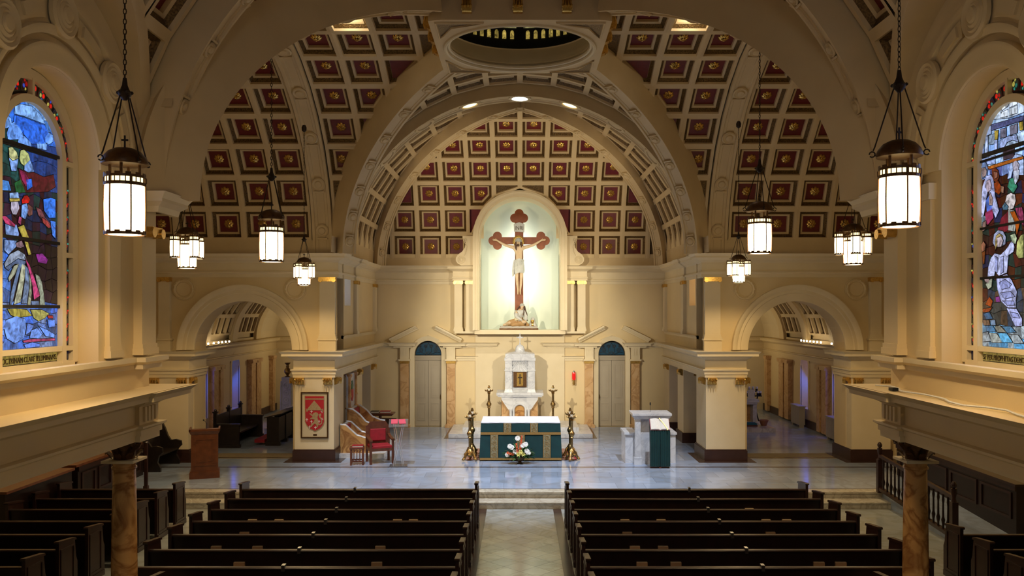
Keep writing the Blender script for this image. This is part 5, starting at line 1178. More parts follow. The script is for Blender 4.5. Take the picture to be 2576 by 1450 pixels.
# ================================================================ SIDE AISLE WOODWORK
for s in (-1, 1):
    a, b = sorted((s*9.75, s*11.45)); x = s*9.75; y0, y1 = (18.75, 22.0) if s < 0 else (16.7, 22.0)
    t = thing('wooden_enclosure', f'dark panelled wooden enclosure with broad top in the {sid(s)} side aisle', 'enclosure', (s*10.6, (y0+y1)/2, 0)); ox, oy = s*10.6, (y0+y1)/2
    zb = .0 if s > 0 else 0
    MB().box(a-ox, b-ox, y0-oy, y1-oy, 0.0 if y0 > 30 else .0, 1.10).build('carcase', 'darkwood', t)
    MB().box(a-ox-.06, b-ox+.0, y0-oy-.06, y1-oy+.06, 1.10, 1.15).build('top', 'brownwood' if s < 0 else 'pewend', t)
    MB().box(min(x, x-s*.03)-ox, max(x, x-s*.03)-ox, y0-oy, y1-oy, 1.00, 1.10).build('cornice', 'pewend', t)
    n = 4
    for i in range(n):
        c0 = y0+.15+(y1-y0-.2)*i/n; c1 = c0+(y1-y0-.2)/n-.14; mb = MB(); q0, q1 = sorted((x, x-s*.025))
        for (p0, p1, z0, z1) in ((c0, c1, .42, .47), (c0, c1, .90, .95), (c0, c0+.06, .47, .90), (c1-.06, c1, .47, .90)): mb.box(q0-ox, q1-ox, p0-oy, p1-oy, z0, z1)
        mb.build('panel_frame', 'pewend', t)
t = thing('wooden_enclosure', 'lower dark wooden counter behind the left side aisle pews', 'counter', (-10.6, 17.2, 0))
MB().box(-.85, .85, -1.1, 1.3, 0, 1.08).build('carcase', 'darkwood', t); MB().box(-.85, .92, -1.16, 1.3, 1.08, 1.13).build('top', 'brownwood', t)
t = thing('stair_post', 'thin dark wooden post at the left end of the sanctuary steps', 'post', (-8.86, 20.15, FZ))
MB().box(-.035, .035, -.035, .035, 0, 1.10).build('shaft', 'pewend', t); MB().lathe([(.05, 1.10), (.06, 1.13), (.03, 1.16)], seg=10).build('cap', 'pewend', t); MB().box(-.05, .05, -.05, .05, 0, .10).build('base', 'pewend', t)
bl = thing('balustrade', 'dark turned wooden balustrade sloping beside the right ramp', 'balustrade', (8.42, 18.2, 0))
rz = lambda y: .30*max(0, min(1, (y-15.6)/4.4))
for y in (19.9, 16.5):
    MB().box(-.06, .06, y-18.2-.06, y-18.2+.06, rz(y), rz(y)+.78).lathe([(.05, .78), (.035, .86), (.055, .96), (.055, 1.04)], (0, y-18.2, rz(y)), 12).lathe([(.02, 1.04), (.05, 1.08), (.055, 1.12), (.03, 1.17), (.005, 1.18)], (0, y-18.2, rz(y)), 12).build('newel', 'pewend', bl, True)
for z0, w, nm in ((.83, .035, 'handrail'), (.06, .05, 'bottom_rail')):
    ya, yb = 16.5-18.2, 19.9-18.2
    MB().loft([[(sx*w, y, rz(y+18.2)+z0+dz) for sx, dz in ((-1, 0), (1, 0), (1, .07), (-1, .07))] for y in (ya, yb)]).build(nm, 'pewend', bl)
bm = MB().lathe([(.022, .12), (.022, .20), (.038, .30), (.022, .36), (.018, .62), (.028, .70), (.022, .76), (.022, .84)], seg=10).mesh('baluster', 'darkwood', True)
for i in range(16):
    y = 16.72+i*.198; link('baluster', bm, bl, (0, y-18.2, rz(y)))
# ================================================================ ALTAR
al = thing('altar', 'altar draped in green cloth with gold bands and white top cloth', 'altar', (.02, 24.0, FZ+.015))
HA = 1.07
MB().frustum((-1.10, 1.10, .08, 1.28, 0), (-1.07, 1.07, .06, 1.30, HA)).build('table', 'whitemarble', al)
mb = MB(); n = 28
rg = []
for z, o in ((HA, .0), (HA*.75, .005), (HA*.4, .012), (.015, .02)):
    ring = []
    for i in range(n+1):
        x = -1.12+2.24*i/n; fl_ = 1+.045*(1-z/HA); ring.append((x*fl_, -o-.006*sin(i*1.9)*(1-z/HA), z))
    rg.append(ring)
mb.loft(rg, False, False)
for sx in (-1, 1): mb.add([(sx*1.12, 0, HA), (sx*1.12, 1.33, HA), (sx*1.165, 1.33, .015), (sx*1.17, -.02, .015)], [(0,1,2,3)])
mb.build('green_frontal', 'greencloth', al, True)
zy = lambda py: CAMZ-(py-CY)*24.0/FPX-FZ
zf = lambda z: -.014-.022*(1-z/HA)
for z0, z1, e in ((zy(1095.5), zy(1089), .0), (.02, zy(1153.5), .02)):
    mb = MB(); mb.loft([[(-1.12-e-.012, zf(z)-d, z), (1.12+e+.012, zf(z)-d, z)] for z, d in ((z0, 0), (z0, .008), (z1, .008), (z1, 0))], False, False); mb.build('gold_band', 'goldband', al)
for x0, x1, y0, y1 in ((1267, 1286, 1066, 1089), (1334, 1353, 1066, 1089), (1234, 1253, 1096, 1153), (1300, 1320, 1096, 1153), (1366, 1385, 1096, 1153)):
    a, b = (x0-CX)*24/FPX-.02, (x1-CX)*24/FPX-.02; za, zb2 = zy(y1), zy(y0)
    mb = MB().loft([[(a, zf(z)-d, z), (b, zf(z)-d, z)] for z, d in ((za, 0), (za, .006), (zb2, .006), (zb2, 0))], False, False); o = mb.build('brocade_orphrey', 'brocade', al)
    mb = MB()
    for q in (a, b-.018): mb.loft([[(q, zf(z)-.010, z), (q+.018, zf(z)-.010, z)] for z in (za, zb2)], False, False)
    nn = max(1, round((zb2-za)/.16))
    for i in range(nn):
        zc = za+(zb2-za)*(i+.5)/nn; xc = (a+b)/2
        mb.tube([(xc+.045*cos(q), zf(zc)-.010, zc+.055*sin(q)) for q in [2*pi*j/10 for j in range(10)]], .006, 4, closed=True)
        mb.add([(xc, zf(zc)-.012, zc-.03), (xc+.02, zf(zc)-.012, zc), (xc, zf(zc)-.012, zc+.03), (xc-.02, zf(zc)-.012, zc)], [(0,1,2,3)])
    mb.build('orphrey_embroidery', 'goldband', o)
mb = MB().box(-1.115, 1.115, -.004, 1.33, HA, HA+.012); mb.add([(-1.115+2.23*i/24, -.008-.003*sin(i*2.3), HA+.012) for i in range(25)]+[(-1.115+2.23*i/24, -.012-.004*sin(i*1.7), HA-.012-.004*sin(i*.9)) for i in range(25)], [(i, i+1, 26+i, 25+i) for i in range(24)])
mb.build('altar_cloth', 'whitecloth', al)
rug = thing('altar_rug', 'patterned tan rug with red borders under the altar candlestands', 'rug', (0, 24.9, FZ))
MB().box(-1.62, 1.62, -.75, 1.2, .001, .012).build('field', 'rugtan', rug)
for a, b in ((-1.62, -1.56), (-1.45, -1.40), (1.40, 1.45), (1.56, 1.62)): MB().box(a, b, -.75, 1.2, .012, .014).build('border', 'rugred', rug)
# candlestands
cs = thing('candlestand', 'x', 'candlestand', (0, 0, 0))
mb = MB().lathe([(.05, .10), (.11, .14), (.12, .20), (.09, .27), (.05, .33)], seg=16)
for k in range(3):
    a = 2*pi*k/3+pi/2; c, s_ = cos(a), sin(a)
    mb.tube([(.05*c, .05*s_, .27), (.11*c, .11*s_, .22), (.15*c, .15*s_, .10), (.21*c, .21*s_, .035), (.245*c, .245*s_, .03)], [.03, .035, .04, .032, .02], 8)
    mb.ball((.19*c, .19*s_, .05), .05, 8, sz=.8); mb.ball((.11*cos(a+pi/3), .11*sin(a+pi/3), .17), .05, 8)
mb.build('tripod_base', 'brass', cs, True)
MB().lathe([(.045, .31), (.055, .34), (.035, .36), (.038, .62), (.06, .64), (.045, .66), (.075, .71), (.088, .75), (.075, .79), (.045, .83), (.055, .85), (.036, .87), (.040, 1.10), (.055, 1.12), (.035, 1.14)], seg=16).build('stem', 'brass', cs, True)
mb = MB().lathe([(.035, 1.13), (.06, 1.15), (.05, 1.17), (.10, 1.20), (.12, 1.225), (.10, 1.23), (.03, 1.225)], seg=18)
for k in range(8): a = 2*pi*k/8; mb.tube([(.105*cos(a), .105*sin(a), 1.21), (.135*cos(a), .135*sin(a), 1.225), (.145*cos(a), .145*sin(a), 1.26)], [.022, .02, .006], 6)
mb.build('drip_pan', 'brass', cs, True)
MB().lathe([(.036, 1.225), (.036, 1.31)], seg=14).build('candle', 'candlewhite', cs, True)
MB().lathe([(.042, 1.30), (.045, 1.33), (.026, 1.37), (.032, 1.395), (.012, 1.40)], seg=14).build('follower', 'brass', cs, True)
pos = [(1182, 24.05, 'nearer brass candlestand at the left end of the altar'), (1188, 24.80, 'farther brass candlestand at the left end of the altar'), (1438, 24.05, 'nearer brass candlestand at the right end of the altar'), (1434, 24.80, 'farther brass candlestand at the right end of the altar'),
       (1230, 29.15, 'brass candlestand on the step left of the tabernacle'), (1391, 29.15, 'brass candlestand on the step right of the tabernacle')]
for i, (px, d, lab) in enumerate(pos):
    loc = ((px-CX)*d/FPX, d, FZ+(.014 if d < 26 else .28))
    if i == 0: cs.location = loc; cs['label'] = lab; cs['group'] = 'brass candlestands'
    else: dup(cs, loc, R.uniform(0, 2), lab, 'brass candlestands')
# flowers
fw = thing('flower_arrangement', 'flower arrangement of white and orange blooms in a brown bowl before the altar', 'flowers', (0, 23.60, FZ))
MB().lathe([(.08, 0), (.085, .015), (.04, .03), (.04, .06), (.11, .10), (.15, .16), (.155, .19), (.14, .18)], seg=20).build('bowl', 'bronze', fw, True)
def leafm(L, w): return MB().loft([[(-ww, y, z), (0, y, z-.006), (ww, y, z)] for y, ww, z in ((0, .004, 0), (L*.3, w, .01), (L*.6, w*.9, .012), (L*.85, w*.45, .002), (L, .002, -.01))], False, False)
LM = [leafm(.20, .022).mesh('leaf', 'leaf', True), leafm(.16, .026).mesh('leaf', 'leafdark', True), leafm(.24, .014).mesh('leaf', 'leaf', True)]
def orient(p, d, roll=0): return Matrix.Translation(p) @ Vector(d).to_track_quat('Y', 'Z').to_matrix().to_4x4() @ Matrix.Rotation(roll, 4, 'Y')
for i in range(190):
    a = R.uniform(0, 2*pi); e = R.uniform(-.15, 1.2); d = Vector((cos(a)*cos(e)*1.25, sin(a)*cos(e)*.6, sin(e)*.9)); b = R.uniform(.06, .24)
    link('leaf', LM[i % 3], fw, mw=orient(Vector((0, 0, .20))+d*b, d+Vector((0, 0, -.15)), R.uniform(-1, 1)))
def bloom(n, r, mtl, up=.35):
    mb = MB()
    for lay, (rr, h) in enumerate(((r, up), (r*.7, up*1.7))):
        for k in range(n):
            a = 2*pi*(k+.5*lay)/n; c, s_ = cos(a), sin(a)
            mb.loft([[(q*c-w*s_*o, q*s_+w*c*o, z) for o in (-1, 0, 1)] for q, w, z in ((.005, .004, 0), (rr*.5, rr*.22, rr*h*.8), (rr*.85, rr*.2, rr*h), (rr, rr*.06, rr*h*.8))], False, False)
    mb.ball((0, 0, r*.12), r*.2, 8); return mb.mesh('flower', mtl, True)
BW, BO, BYL = bloom(10, .075, 'petalwhite'), bloom(6, .05, 'petalorange', .8), bloom(6, .075, 'petalyellow', .7)
def place_bloom(me, px, py, dd, sc=1.0):
    p = W(px, py, 23.60+dd)-Vector((0, 23.60, FZ)); n = (Vector((p.x*.8, -1.0, .45))).normalized()
    link('flower', me, fw, mw=Matrix.Translation(p) @ n.to_track_quat('Z', 'Y').to_matrix().to_4x4() @ Matrix.Diagonal((sc, sc, sc, 1)))
for px, py in ((1302, 1104), (1288, 1127), (1296, 1138), (1322, 1119), (1315, 1122), (1329, 1140), (1277, 1145), (1283, 1124), (1325, 1136)): place_bloom(BW, px, py, -.12)
for i in range(9): place_bloom(BO, 1313-i*.5, 1098+i*4, -.10, .5+.06*i)
for i in range(7): place_bloom(BO, 1299+i*.6, 1118+i*4, -.13, .6+.05*i)
for px, py in ((1284, 1143), (1290, 1144), (1278, 1141)): place_bloom(BO, px, py, -.16, .9)
for px, py in ((1310, 1139), (1316, 1145), (1304, 1145)): place_bloom(BYL, px, py, -.16, .9)
for px, py in ((1313, 1097), (1302, 1106), (1292, 1105), (1338, 1140), (1272, 1140)):
    p = W(px, py, 23.52)-Vector((0, 23.60, FZ)); MB().tube([(0, 0, .16), p*.5+Vector((0, 0, .10)), p], .005, 5).build('stem', 'leaf', fw)
# ================================================================ TABERNACLE
tp = thing('tabernacle_step', 'low white marble steps under the tabernacle altar', 'steps', (0, 29.6, FZ))
MB().box(-2.38, 2.42, -1.3, 1.05, 0, .14).build('lower_step', 'whitemarble', tp); MB().box(-1.95, 2.0, -.72, 1.05, .14, .275).build('upper_step', 'whitemarble', tp)
MB().box(-2.52, 2.56, -1.44, 1.05, 0, .004).build('border', 'floorstripe', tp)
tb = thing('tabernacle', 'white marble tabernacle with bronze door, dome and cross on an altar shelf', 'tabernacle', (-.01, 29.6, FZ+.276)); Z = FZ+.276
z = lambda h: h-Z
MB().box(-.63, .63, .05, .9, 0, z(1.56)).build('pedestal_back', 'onyxpale', tb)
mb = MB()
for sx in (-1, 1):
    mb.lathe([(.075, 0), (.075, .06), (.05, .09), (.05, .46), (.07, .50), (.08, .54)], (sx*.31, -.05, 0), 14)
    mb.prism([(sx*.24, .54), (sx*.40, .54), (sx*.63, .88), (sx*.63, .99), (sx*.24, .99)], lambda a, b, h: (a, h, b), -.13, .05)
TA = lambda u, zz, d: (u, -.10+d, zz)
arch_wall(mb, TA, -.25, .25, 0, .99, [(0, .17, .52, .10)], .12); archivolt(mb, TA, 0, .52, [(.17, -.02), (.19, -.05), (.24, -.05), (.25, 0)], zb=.10)
mb.build('pedestal', 'whitemarble', tb, True)
MB().prism([(-.17, .10)]+[(-.17*cos(pi*i/16), .52+.17*sin(pi*i/16)) for i in range(17)]+[(.17, .10)], lambda a, b, h: (a, h, b), -.03, 0).build('onyx_panel', 'onyx', tb)
MB().box(-.80, .82, -.22, .95, z(1.60), z(1.70)).box(-.76, .78, -.18, .95, z(1.55), z(1.60)).build('mensa', 'whitemarble', tb)
mb = MB().box(-.50, .52, .08, .85, z(1.70), z(2.80))
for sx in (-1, 1):
    c = sx*.40+.01; mb.box(c-.12, c+.12, 0, .3, z(1.78), z(2.80)).frustum((c-.15, c+.15, -.06, .3, z(1.70)), (c-.12, c+.12, 0, .3, z(1.80))).box(c-.14, c+.14, -.02, .3, z(2.44), z(2.49)).box(c-.13, c+.13, -.01, .3, z(2.06), z(2.08))
mb.box(-.53, .55, -.03, .85, z(2.80), z(2.90)).box(-.50, .52, 0, .85, z(2.90), z(3.03))
mb.frustum((-.50, .52, 0, .85, z(3.03)), (-.18, .20, .24, .62, z(3.10)))
mb.build('shrine', 'whitemarble', tb)
MB().prism([(-.26, 0), (.28, 0), (.01, .25)], lambda a, b, h: (a, h, b+z(2.42)), -.04, .08).build('gable', 'whitemarble', tb)
mb = MB()
for i in range(-4, 5):
    for j in range(5):
        x, zz = i*.062+(.031 if j % 2 else 0)+.01, z(2.76)-.055*j
        if zz > z(2.46)+.27-abs(x-.01)*.9 and abs(x) < .27: mb.ball((x, .07, zz), .032, 6, sy=.6)
mb.build('scale_tiles', 'whitemarble', tb)
mb = MB().lathe([(.18, z(3.08)), (.18, z(3.13)), (.165, z(3.14)), (.165, z(3.20)), (.14, z(3.27)), (.09, z(3.32)), (.03, z(3.345)), (.02, z(3.36)), (.035, z(3.38)), (.02, z(3.40))], (.01, .43, 0), 24); mb.build('dome', 'whitemarble', tb, True)
mb = MB().box(-.002, .022, .42, .44, z(3.39), z(3.72)).box(-.085, .105, .424, .436, z(3.585), z(3.61))
for x, zz in ((.01, 3.72), (-.085, 3.597), (.105, 3.597)): mb.ball((x, .43, z(zz)), .024, 8)
tor(mb, (.01, .43, z(3.597)), .05, .008, 1, 16); mb.build('cross', 'whitemarble', tb)
MB().box(-.22, .24, -.02, .10, z(1.88), z(2.42)).build('door_frame', 'bronze', tb)
dd = MB().box(-.18, .20, -.03, 0, z(1.92), z(2.38)).build('tabernacle_door', 'gold', tb)
for a, b in ((-.18, -.10), (.12, .20)): MB().box(a, b, -.045, -.03, z(1.92), z(2.38)).build('door_stile', 'bronze', dd)
MB().box(-.008, .028, -.052, -.03, z(1.98), z(2.33)).box(-.06, .08, -.050, -.03, z(2.20), z(2.235)).build('door_cross', 'iron', dd)
sl = thing('sanctuary_lamp', 'red glass sanctuary lamp on a gilt wall bracket right of the tabernacle', 'lamp', tuple(W(1443, 968, 31.0)-Vector((0, .025, 0))))
MB().lathe([(.03, 0), (.05, .05), (.035, .12), (.06, .18)], (0, -.12, 0), 14).tube([(0, 0, .05), (0, -.08, .03), (0, -.12, .06)], .02, 8).build('wall_bracket', 'gold', sl, True)
MB().lathe([(.055, .18), (.065, .25), (.065, .40), (.05, .46)], (0, -.12, 0), 16).build('glass', 'redglass', sl, True)
MB().lathe([(.052, .46), (.03, .50), (.005, .52)], (0, -.12, 0), 14).build('cap', 'steel', sl, True)
# ================================================================ CRUCIFIX AND STATUE IN THE NICHE
cz = 3.846
cr = thing('crucifix', 'large wooden crucifix with trefoil ends and a pale carved figure in the niche', 'crucifix', (-.03, 31.30, cz))
mb = MB().box(-.155, .155, -.05, .05, 0, 4.2).box(-.86, .86, -.051, .049, 3.14, 3.40)
def tref(cx, cz_, ax):
    for dx, dz in ((0, 1), (1, 0), (-1, 0), (0, -1)):
        if ax == 'z' and dz < 0: continue
        if ax == 'x' and dx*cx < 0: continue
        p = (cx+dx*.165, cz_+dz*.165); mb.prism([(p[0]+.165*cos(2*pi*i/24), p[1]+.165*sin(2*pi*i/24)) for i in range(24)], lambda a, b, h: (a, h, b), -.052-.002*(dx+2*dz+2), .05)
    mb.box(cx-.165, cx+.165, -.062, .05, cz_-.165, cz_+.165)
tref(0, 4.10, 'z'); tref(-.80, 3.27, 'x'); tref(.80, 3.27, 'x')
mb.build('cross', 'crosswood', cr)
sg = MB().prism([(-.19, 3.60), (.19, 3.57), (.20, 3.88), (0, 3.94), (-.20, 3.88)], lambda a, b, h: (a, h, b), -.085, -.055).build('title_sign', 'stonecloth', cr)
me = text_mesh('INRI', .21, 'letter'); k = .30/max(v.co.x*2 for v in me.vertices)
link('inscription', me, sg, mw=Matrix.Translation((0, -.088, 3.66)) @ Matrix.Rotation(pi/2, 4, 'X') @ Matrix.Diagonal((k, 1, 1, 1)))
yb = -.17
V = {'pel': ((.0, yb, 2.42), (.135, .095)), 'waist': ((.0, yb, 2.60), (.118, .085)), 'rib': ((-.005, yb-.01, 2.80), (.145, .10)), 'chest': ((-.01, yb-.01, 2.96), (.165, .10)),
     'neck': ((-.02, yb-.03, 3.09), .055), 'jaw': ((-.035, yb-.09, 3.12), (.068, .075)), 'head': ((-.03, yb-.08, 3.22), (.088, .10)), 'crown': ((-.02, yb-.06, 3.29), (.07, .08))}
E = [('pel', 'waist'), ('waist', 'rib'), ('rib', 'chest'), ('chest', 'neck'), ('neck', 'jaw'), ('jaw', 'head'), ('head', 'crown')]
for s, n in ((-1, 'L'), (1, 'R')):
    V.update({n+'sh': ((s*.20, yb, 3.01), .075), n+'ua': ((s*.36, yb+.01, 3.05), .060), n+'el': ((s*.52, yb+.02, 3.10), .050), n+'fa': ((s*.66, yb+.03, 3.18), .046), n+'wr': ((s*.79, yb+.05, 3.26), .030), n+'pa': ((s*.86, yb+.05, 3.285), (.038, .022)),
              n+'hip': ((s*.085, yb, 2.30), .092), n+'th': ((s*.085, yb-.03, 2.10), .085), n+'kn': ((s*.075, yb-.06, 1.86), .058), n+'ca': ((s*.065, yb-.02, 1.70), .056), n+'an': ((s*.04, yb-.01, 1.46), .035), n+'ft': ((s*.040, yb-.09, 1.38), (.042, .036)), n+'to': ((s*.045, yb-.17, 1.28), (.040, .024))})
    E += [('chest', n+'sh'), (n+'sh', n+'ua'), (n+'ua', n+'el'), (n+'el', n+'fa'), (n+'fa', n+'wr'), (n+'wr', n+'pa'), ('pel', n+'hip'), (n+'hip', n+'th'), (n+'th', n+'kn'), (n+'kn', n+'ca'), (n+'ca', n+'an'), (n+'an', n+'ft'), (n+'ft', n+'to')]
    for q, (dz, ln) in enumerate(((.024, .085), (.009, .095), (-.006, .09), (-.020, .075))):
        b = (s*.885, yb+.045, 3.292+dz); V[f'{n}f{q}'] = (b, .0095); V[f'{n}g{q}'] = ((b[0]+s*ln*.55, b[1]-.012, b[2]+dz*.3), .009); V[f'{n}h{q}'] = ((b[0]+s*ln, b[1]-.03, b[2]+dz*.2), .0075)
        E += [(n+'pa', f'{n}f{q}'), (f'{n}f{q}', f'{n}g{q}'), (f'{n}g{q}', f'{n}h{q}')]
    V[n+'t0'] = ((s*.84, yb+.03, 3.315), .010); V[n+'t1'] = ((s*.865, yb+.01, 3.345), .008); E += [(n+'wr', n+'t0'), (n+'t0', n+'t1')]
fg = skin('figure', V, E, 'skin', cr, 'pel')
mb = MB(); n = 28
rg = []
for zz, rx, ry, w in ((2.58, .150, .115, 0), (2.50, .165, .13, .006), (2.38, .178, .14, .010), (2.22, .188, .145, .014), (2.06, .192, .14, .016)):
    rg.append([((rx+w*sin(5*2*pi*i/n+zz*9))*cos(2*pi*i/n), yb+(ry+w*sin(7*2*pi*i/n+zz*14))*sin(2*pi*i/n)-.015, zz+.03*cos(2*pi*i/n)*(1 if zz < 2.5 else .2)+.02*sin(3*2*pi*i/n)) for i in range(n)])
mb.loft(rg, True, False)
for k2 in range(5): mb.tube([(-.165, yb-.02, 2.55-.03*k2), (-.06, yb-.135-.004*k2, 2.52-.045*k2), (.08, yb-.145, 2.50-.035*k2), (.172, yb-.03, 2.55-.012*k2)], .016, 6)
mb.loft([[(-.16-.02*q-.02*sin(j*2+q), yb-.05+.03*j, 2.54-.15*q) for j in range(4)] for q in range(5)], False, False)
mb.tube([(-.17, yb-.05, 2.54), (-.20, yb-.06, 2.35), (-.215, yb-.05, 2.15), (-.225, yb-.05, 1.96)], [.03, .038, .045, .03], 8)
mb.build('loincloth', 'stonecloth', cr, True)
mb = MB(); tor(mb, (-.03, yb-.0, 3.24), .19, .022, 1, 28); mb.prism([(-.03+.18*cos(2*pi*i/24), 3.24+.18*sin(2*pi*i/24)) for i in range(24)], lambda a, b, h: (a, h, b), yb+.005, yb+.012); mb.build('halo', 'gold', cr, True)
mb = MB().ball((-.026, yb-.07, 3.265), .112, 16, sz=.85); 
for i in range(16): mb.ball((-.026+.108*cos(2*pi*i/16), yb-.07+.108*sin(2*pi*i/16), 3.245+.02*sin(i*2)), .022, 6)
mb.build('cap_of_hair', 'greycap', fg, True)
mb = MB().tube([(-.10, yb-.10, 3.22), (-.125, yb-.12, 3.10), (-.115, yb-.13, 2.98), (-.10, yb-.13, 2.90)], [.03, .038, .03, .01], 8).tube([(.07, yb-.09, 3.22), (.085, yb-.10, 3.10), (.08, yb-.10, 3.0)], [.025, .028, .012], 8)
mb.ball((-.038, yb-.155, 3.085), .045, 10, sz=1.2); mb.build('hair', 'hair', fg, True)
mb = MB().ball((-.035, yb-.178, 3.175), .016, 8, sz=1.6)
for dx in (-.03, .03): mb.ball((-.032+dx, yb-.165, 3.20), .012, 6)
mb.build('face_features', 'skin', fg, True)
light('crucifix_halo', 'AREA', (-.03, 31.42, cz+2.4), 22, (.92, 1.0, .96), (-.03, 32.2, cz+2.4), .32, sizey=2.6)
light('niche_strip_left', 'AREA', (-1.34, 30.62, cz+1.8), 9, (.88, 1.0, .84), (0, 31.9, cz+2.0), .06, sizey=2.6)
light('niche_strip_right', 'AREA', (1.34, 30.62, cz+1.8), 9, (.88, 1.0, .84), (0, 31.9, cz+2.0), .06, sizey=2.6)
light('niche_front_light', 'SPOT', (0, 25.1, 10.2), 380, (1, .97, .88), (-.03, 31.2, cz+2.2), .05, .55, .5)
# mourning statue
ms = thing('mourning_statue', 'painted statue of a seated woman in white blouse below the crucifix', 'statue', (0, 30.72, cz))
MB().box(-.74, .66, -.20, .24, 0, .06).add([], []).build('plinth', 'bronze', ms)
mb = MB(); rg = []
for zz, e in ((.06, 0), (.10, -.01), (.135, -.03)):
    rg.append([((-.72+e*-1+1.34*(i/16) if j == 0 else .62-1.34*(i/16)), (-.19-e*.5 if j == 0 else .22+e*.5)+.008*sin(i*1.7), zz+.006*sin(i*2.1)) for j in (0, 1) for i in range(17)])
mb.loft(rg); mb.build('rock_base', 'radiator', ms, True)
V = {'pel': ((-.05, .03, .27), (.15, .13)), 'wst': ((-.02, .03, .42), .105), 'rib': ((.01, .02, .54), .115), 'cst': ((.03, 0, .64), (.13, .10)), 'nk': ((.06, -.02, .74), .045), 'jw': ((.085, -.055, .785), .055), 'hd': ((.085, -.045, .85), (.07, .078)), 'cr': ((.075, -.02, .90), .055)}
E = [('pel', 'wst'), ('wst', 'rib'), ('rib', 'cst'), ('cst', 'nk'), ('nk', 'jw'), ('jw', 'hd'), ('hd', 'cr')]
for n_, s, sh, el, wr, hd in (('L', -1, (-.12, 0, .66), (-.14, -.08, .48), (.08, -.17, .31), (.13, -.19, .28)), ('R', 1, (.17, 0, .66), (.22, -.04, .48), (.20, -.15, .32), (.17, -.19, .28))):
    V.update({n_+'s': (sh, .062), n_+'e': (el, .05), n_+'w': (wr, .034), n_+'h': (hd, (.035, .026))}); E += [('cst', n_+'s'), (n_+'s', n_+'e'), (n_+'e', n_+'w'), (n_+'w', n_+'h')]
    for q in range(4):
        V[f'{n_}f{q}'] = ((hd[0]+.02+.004*q, hd[1]-.03+.008*q, hd[2]-.02), .009); V[f'{n_}g{q}'] = ((hd[0]+.045+.003*q, hd[1]-.035+.01*q, hd[2]-.045), .008); E += [(n_+'h', f'{n_}f{q}'), (f'{n_}f{q}', f'{n_}g{q}')]
    V[n_+'t'] = ((hd[0]+.0, hd[1]-.04, hd[2]+.015), .010); E.append((n_+'h', n_+'t'))
V.update({'Lk': ((-.36, -.10, .26), .10), 'Lf': ((-.52, .02, .19), .06), 'Lt': ((-.62, .0, .165), .03), 'Rk': ((.14, -.14, .24), .10), 'Rf': ((-.18, -.12, .18), .06), 'Rt': ((-.30, -.14, .165), .03)})
E += [('pel', 'Lk'), ('Lk', 'Lf'), ('Lf', 'Lt'), ('pel', 'Rk'), ('Rk', 'Rf'), ('Rf', 'Rt')]
wf_ = skin('figure', V, E, 'skin', ms, 'pel')
G = {k: (V[k][0], (max(V[k][1]) if isinstance(V[k][1], tuple) else V[k][1])+.026) for k in ('wst', 'rib', 'cst', 'Ls', 'Le', 'Lw', 'Rs', 'Re', 'Rw')}
skin('blouse', G, [('wst', 'rib'), ('rib', 'cst'), ('cst', 'Ls'), ('Ls', 'Le'), ('Le', 'Lw'), ('cst', 'Rs'), ('Rs', 'Re'), ('Re', 'Rw')], 'stonecloth', ms, 'cst')
G = {'w': ((-.02, .03, .40), .12), 'p': ((-.05, .02, .28), .18), 'a': ((-.34, -.09, .26), .125), 'b': ((-.50, .02, .20), .085), 'c': ((.12, -.13, .24), .125), 'd': ((-.10, -.13, .20), .09), 'e': ((-.34, -.16, .17), .05), 'g': ((.34, -.12, .16), .04)}
skin('skirt', G, [('w', 'p'), ('p', 'a'), ('a', 'b'), ('p', 'c'), ('c', 'd'), ('d', 'e'), ('c', 'g')], 'tancloth', ms, 'p')
MB().tube([(-.20, -.02, .30), (-.16, -.12, .36), (-.05, -.14, .38), (.05, -.12, .38)], [.03, .045, .045, .03], 8).tube([(-.22, 0, .36), (-.17, -.09, .41), (-.06, -.11, .43)], [.03, .04, .03], 8).build('sash', 'creamcloth', ms, True)
mb = MB().ball((.078, -.015, .885), .088, 14, sz=.85); mb.build('head_scarf', 'greycap', wf_, True)
MB().tube([(.16, -.01, .86), (.19, -.04, .70), (.24, -.06, .58), (.25, -.08, .44), (.27, -.10, .32)], [.03, .035, .028, .024, .012], 12).tube([(.14, -.085, .84), (.145, -.10, .74), (.14, -.125, .62), (.12, -.13, .52)], [.012, .016, .018, .006], 10).tube([(.02, -.01, .86), (-.06, .0, .79), (-.10, -.06, .72)], [.03, .03, .014], 8).build('hair', 'hair', wf_, True)
MB().ball((.105, -.112, .82), .011, 8, sz=1.5).build('nose', 'skin', wf_, True)
for dx in (-.026, .026): MB().ball((.103+dx, -.105, .842), .007, 8, sz=.6).build('eye', 'hair', wf_, True)
MB().ball((.108, -.106, .795), .014, 8, sz=.4).build('mouth', 'crestred', wf_, True)
MB().ball((.0, .02, .585), .13, 14, sz=1.0).build('blouse_gather', 'stonecloth', wf_, True)
mb = MB(); rg = []
for zz, rx, ry in ((.14, .17, .12), (.22, .13, .10), (.32, .09, .08), (.42, .06, .06), (.46, .02, .02)):
    rg.append([(.46+.02*(zz-.14)+(rx+.012*sin(5*2*pi*i/20))*cos(2*pi*i/20), -.02+(ry+.012*sin(6*2*pi*i/20))*sin(2*pi*i/20), zz) for i in range(20)])
mb.loft(rg); mb.build('draped_cloth', 'stonecloth', ms, True)
MB().lathe([(.05, .14), (.055, .16), (.025, .18), (.02, .22), (.055, .26), (.06, .34), (.05, .36)], (.45, -.13, 0), 16).build('jar', 'gold', ms, True)
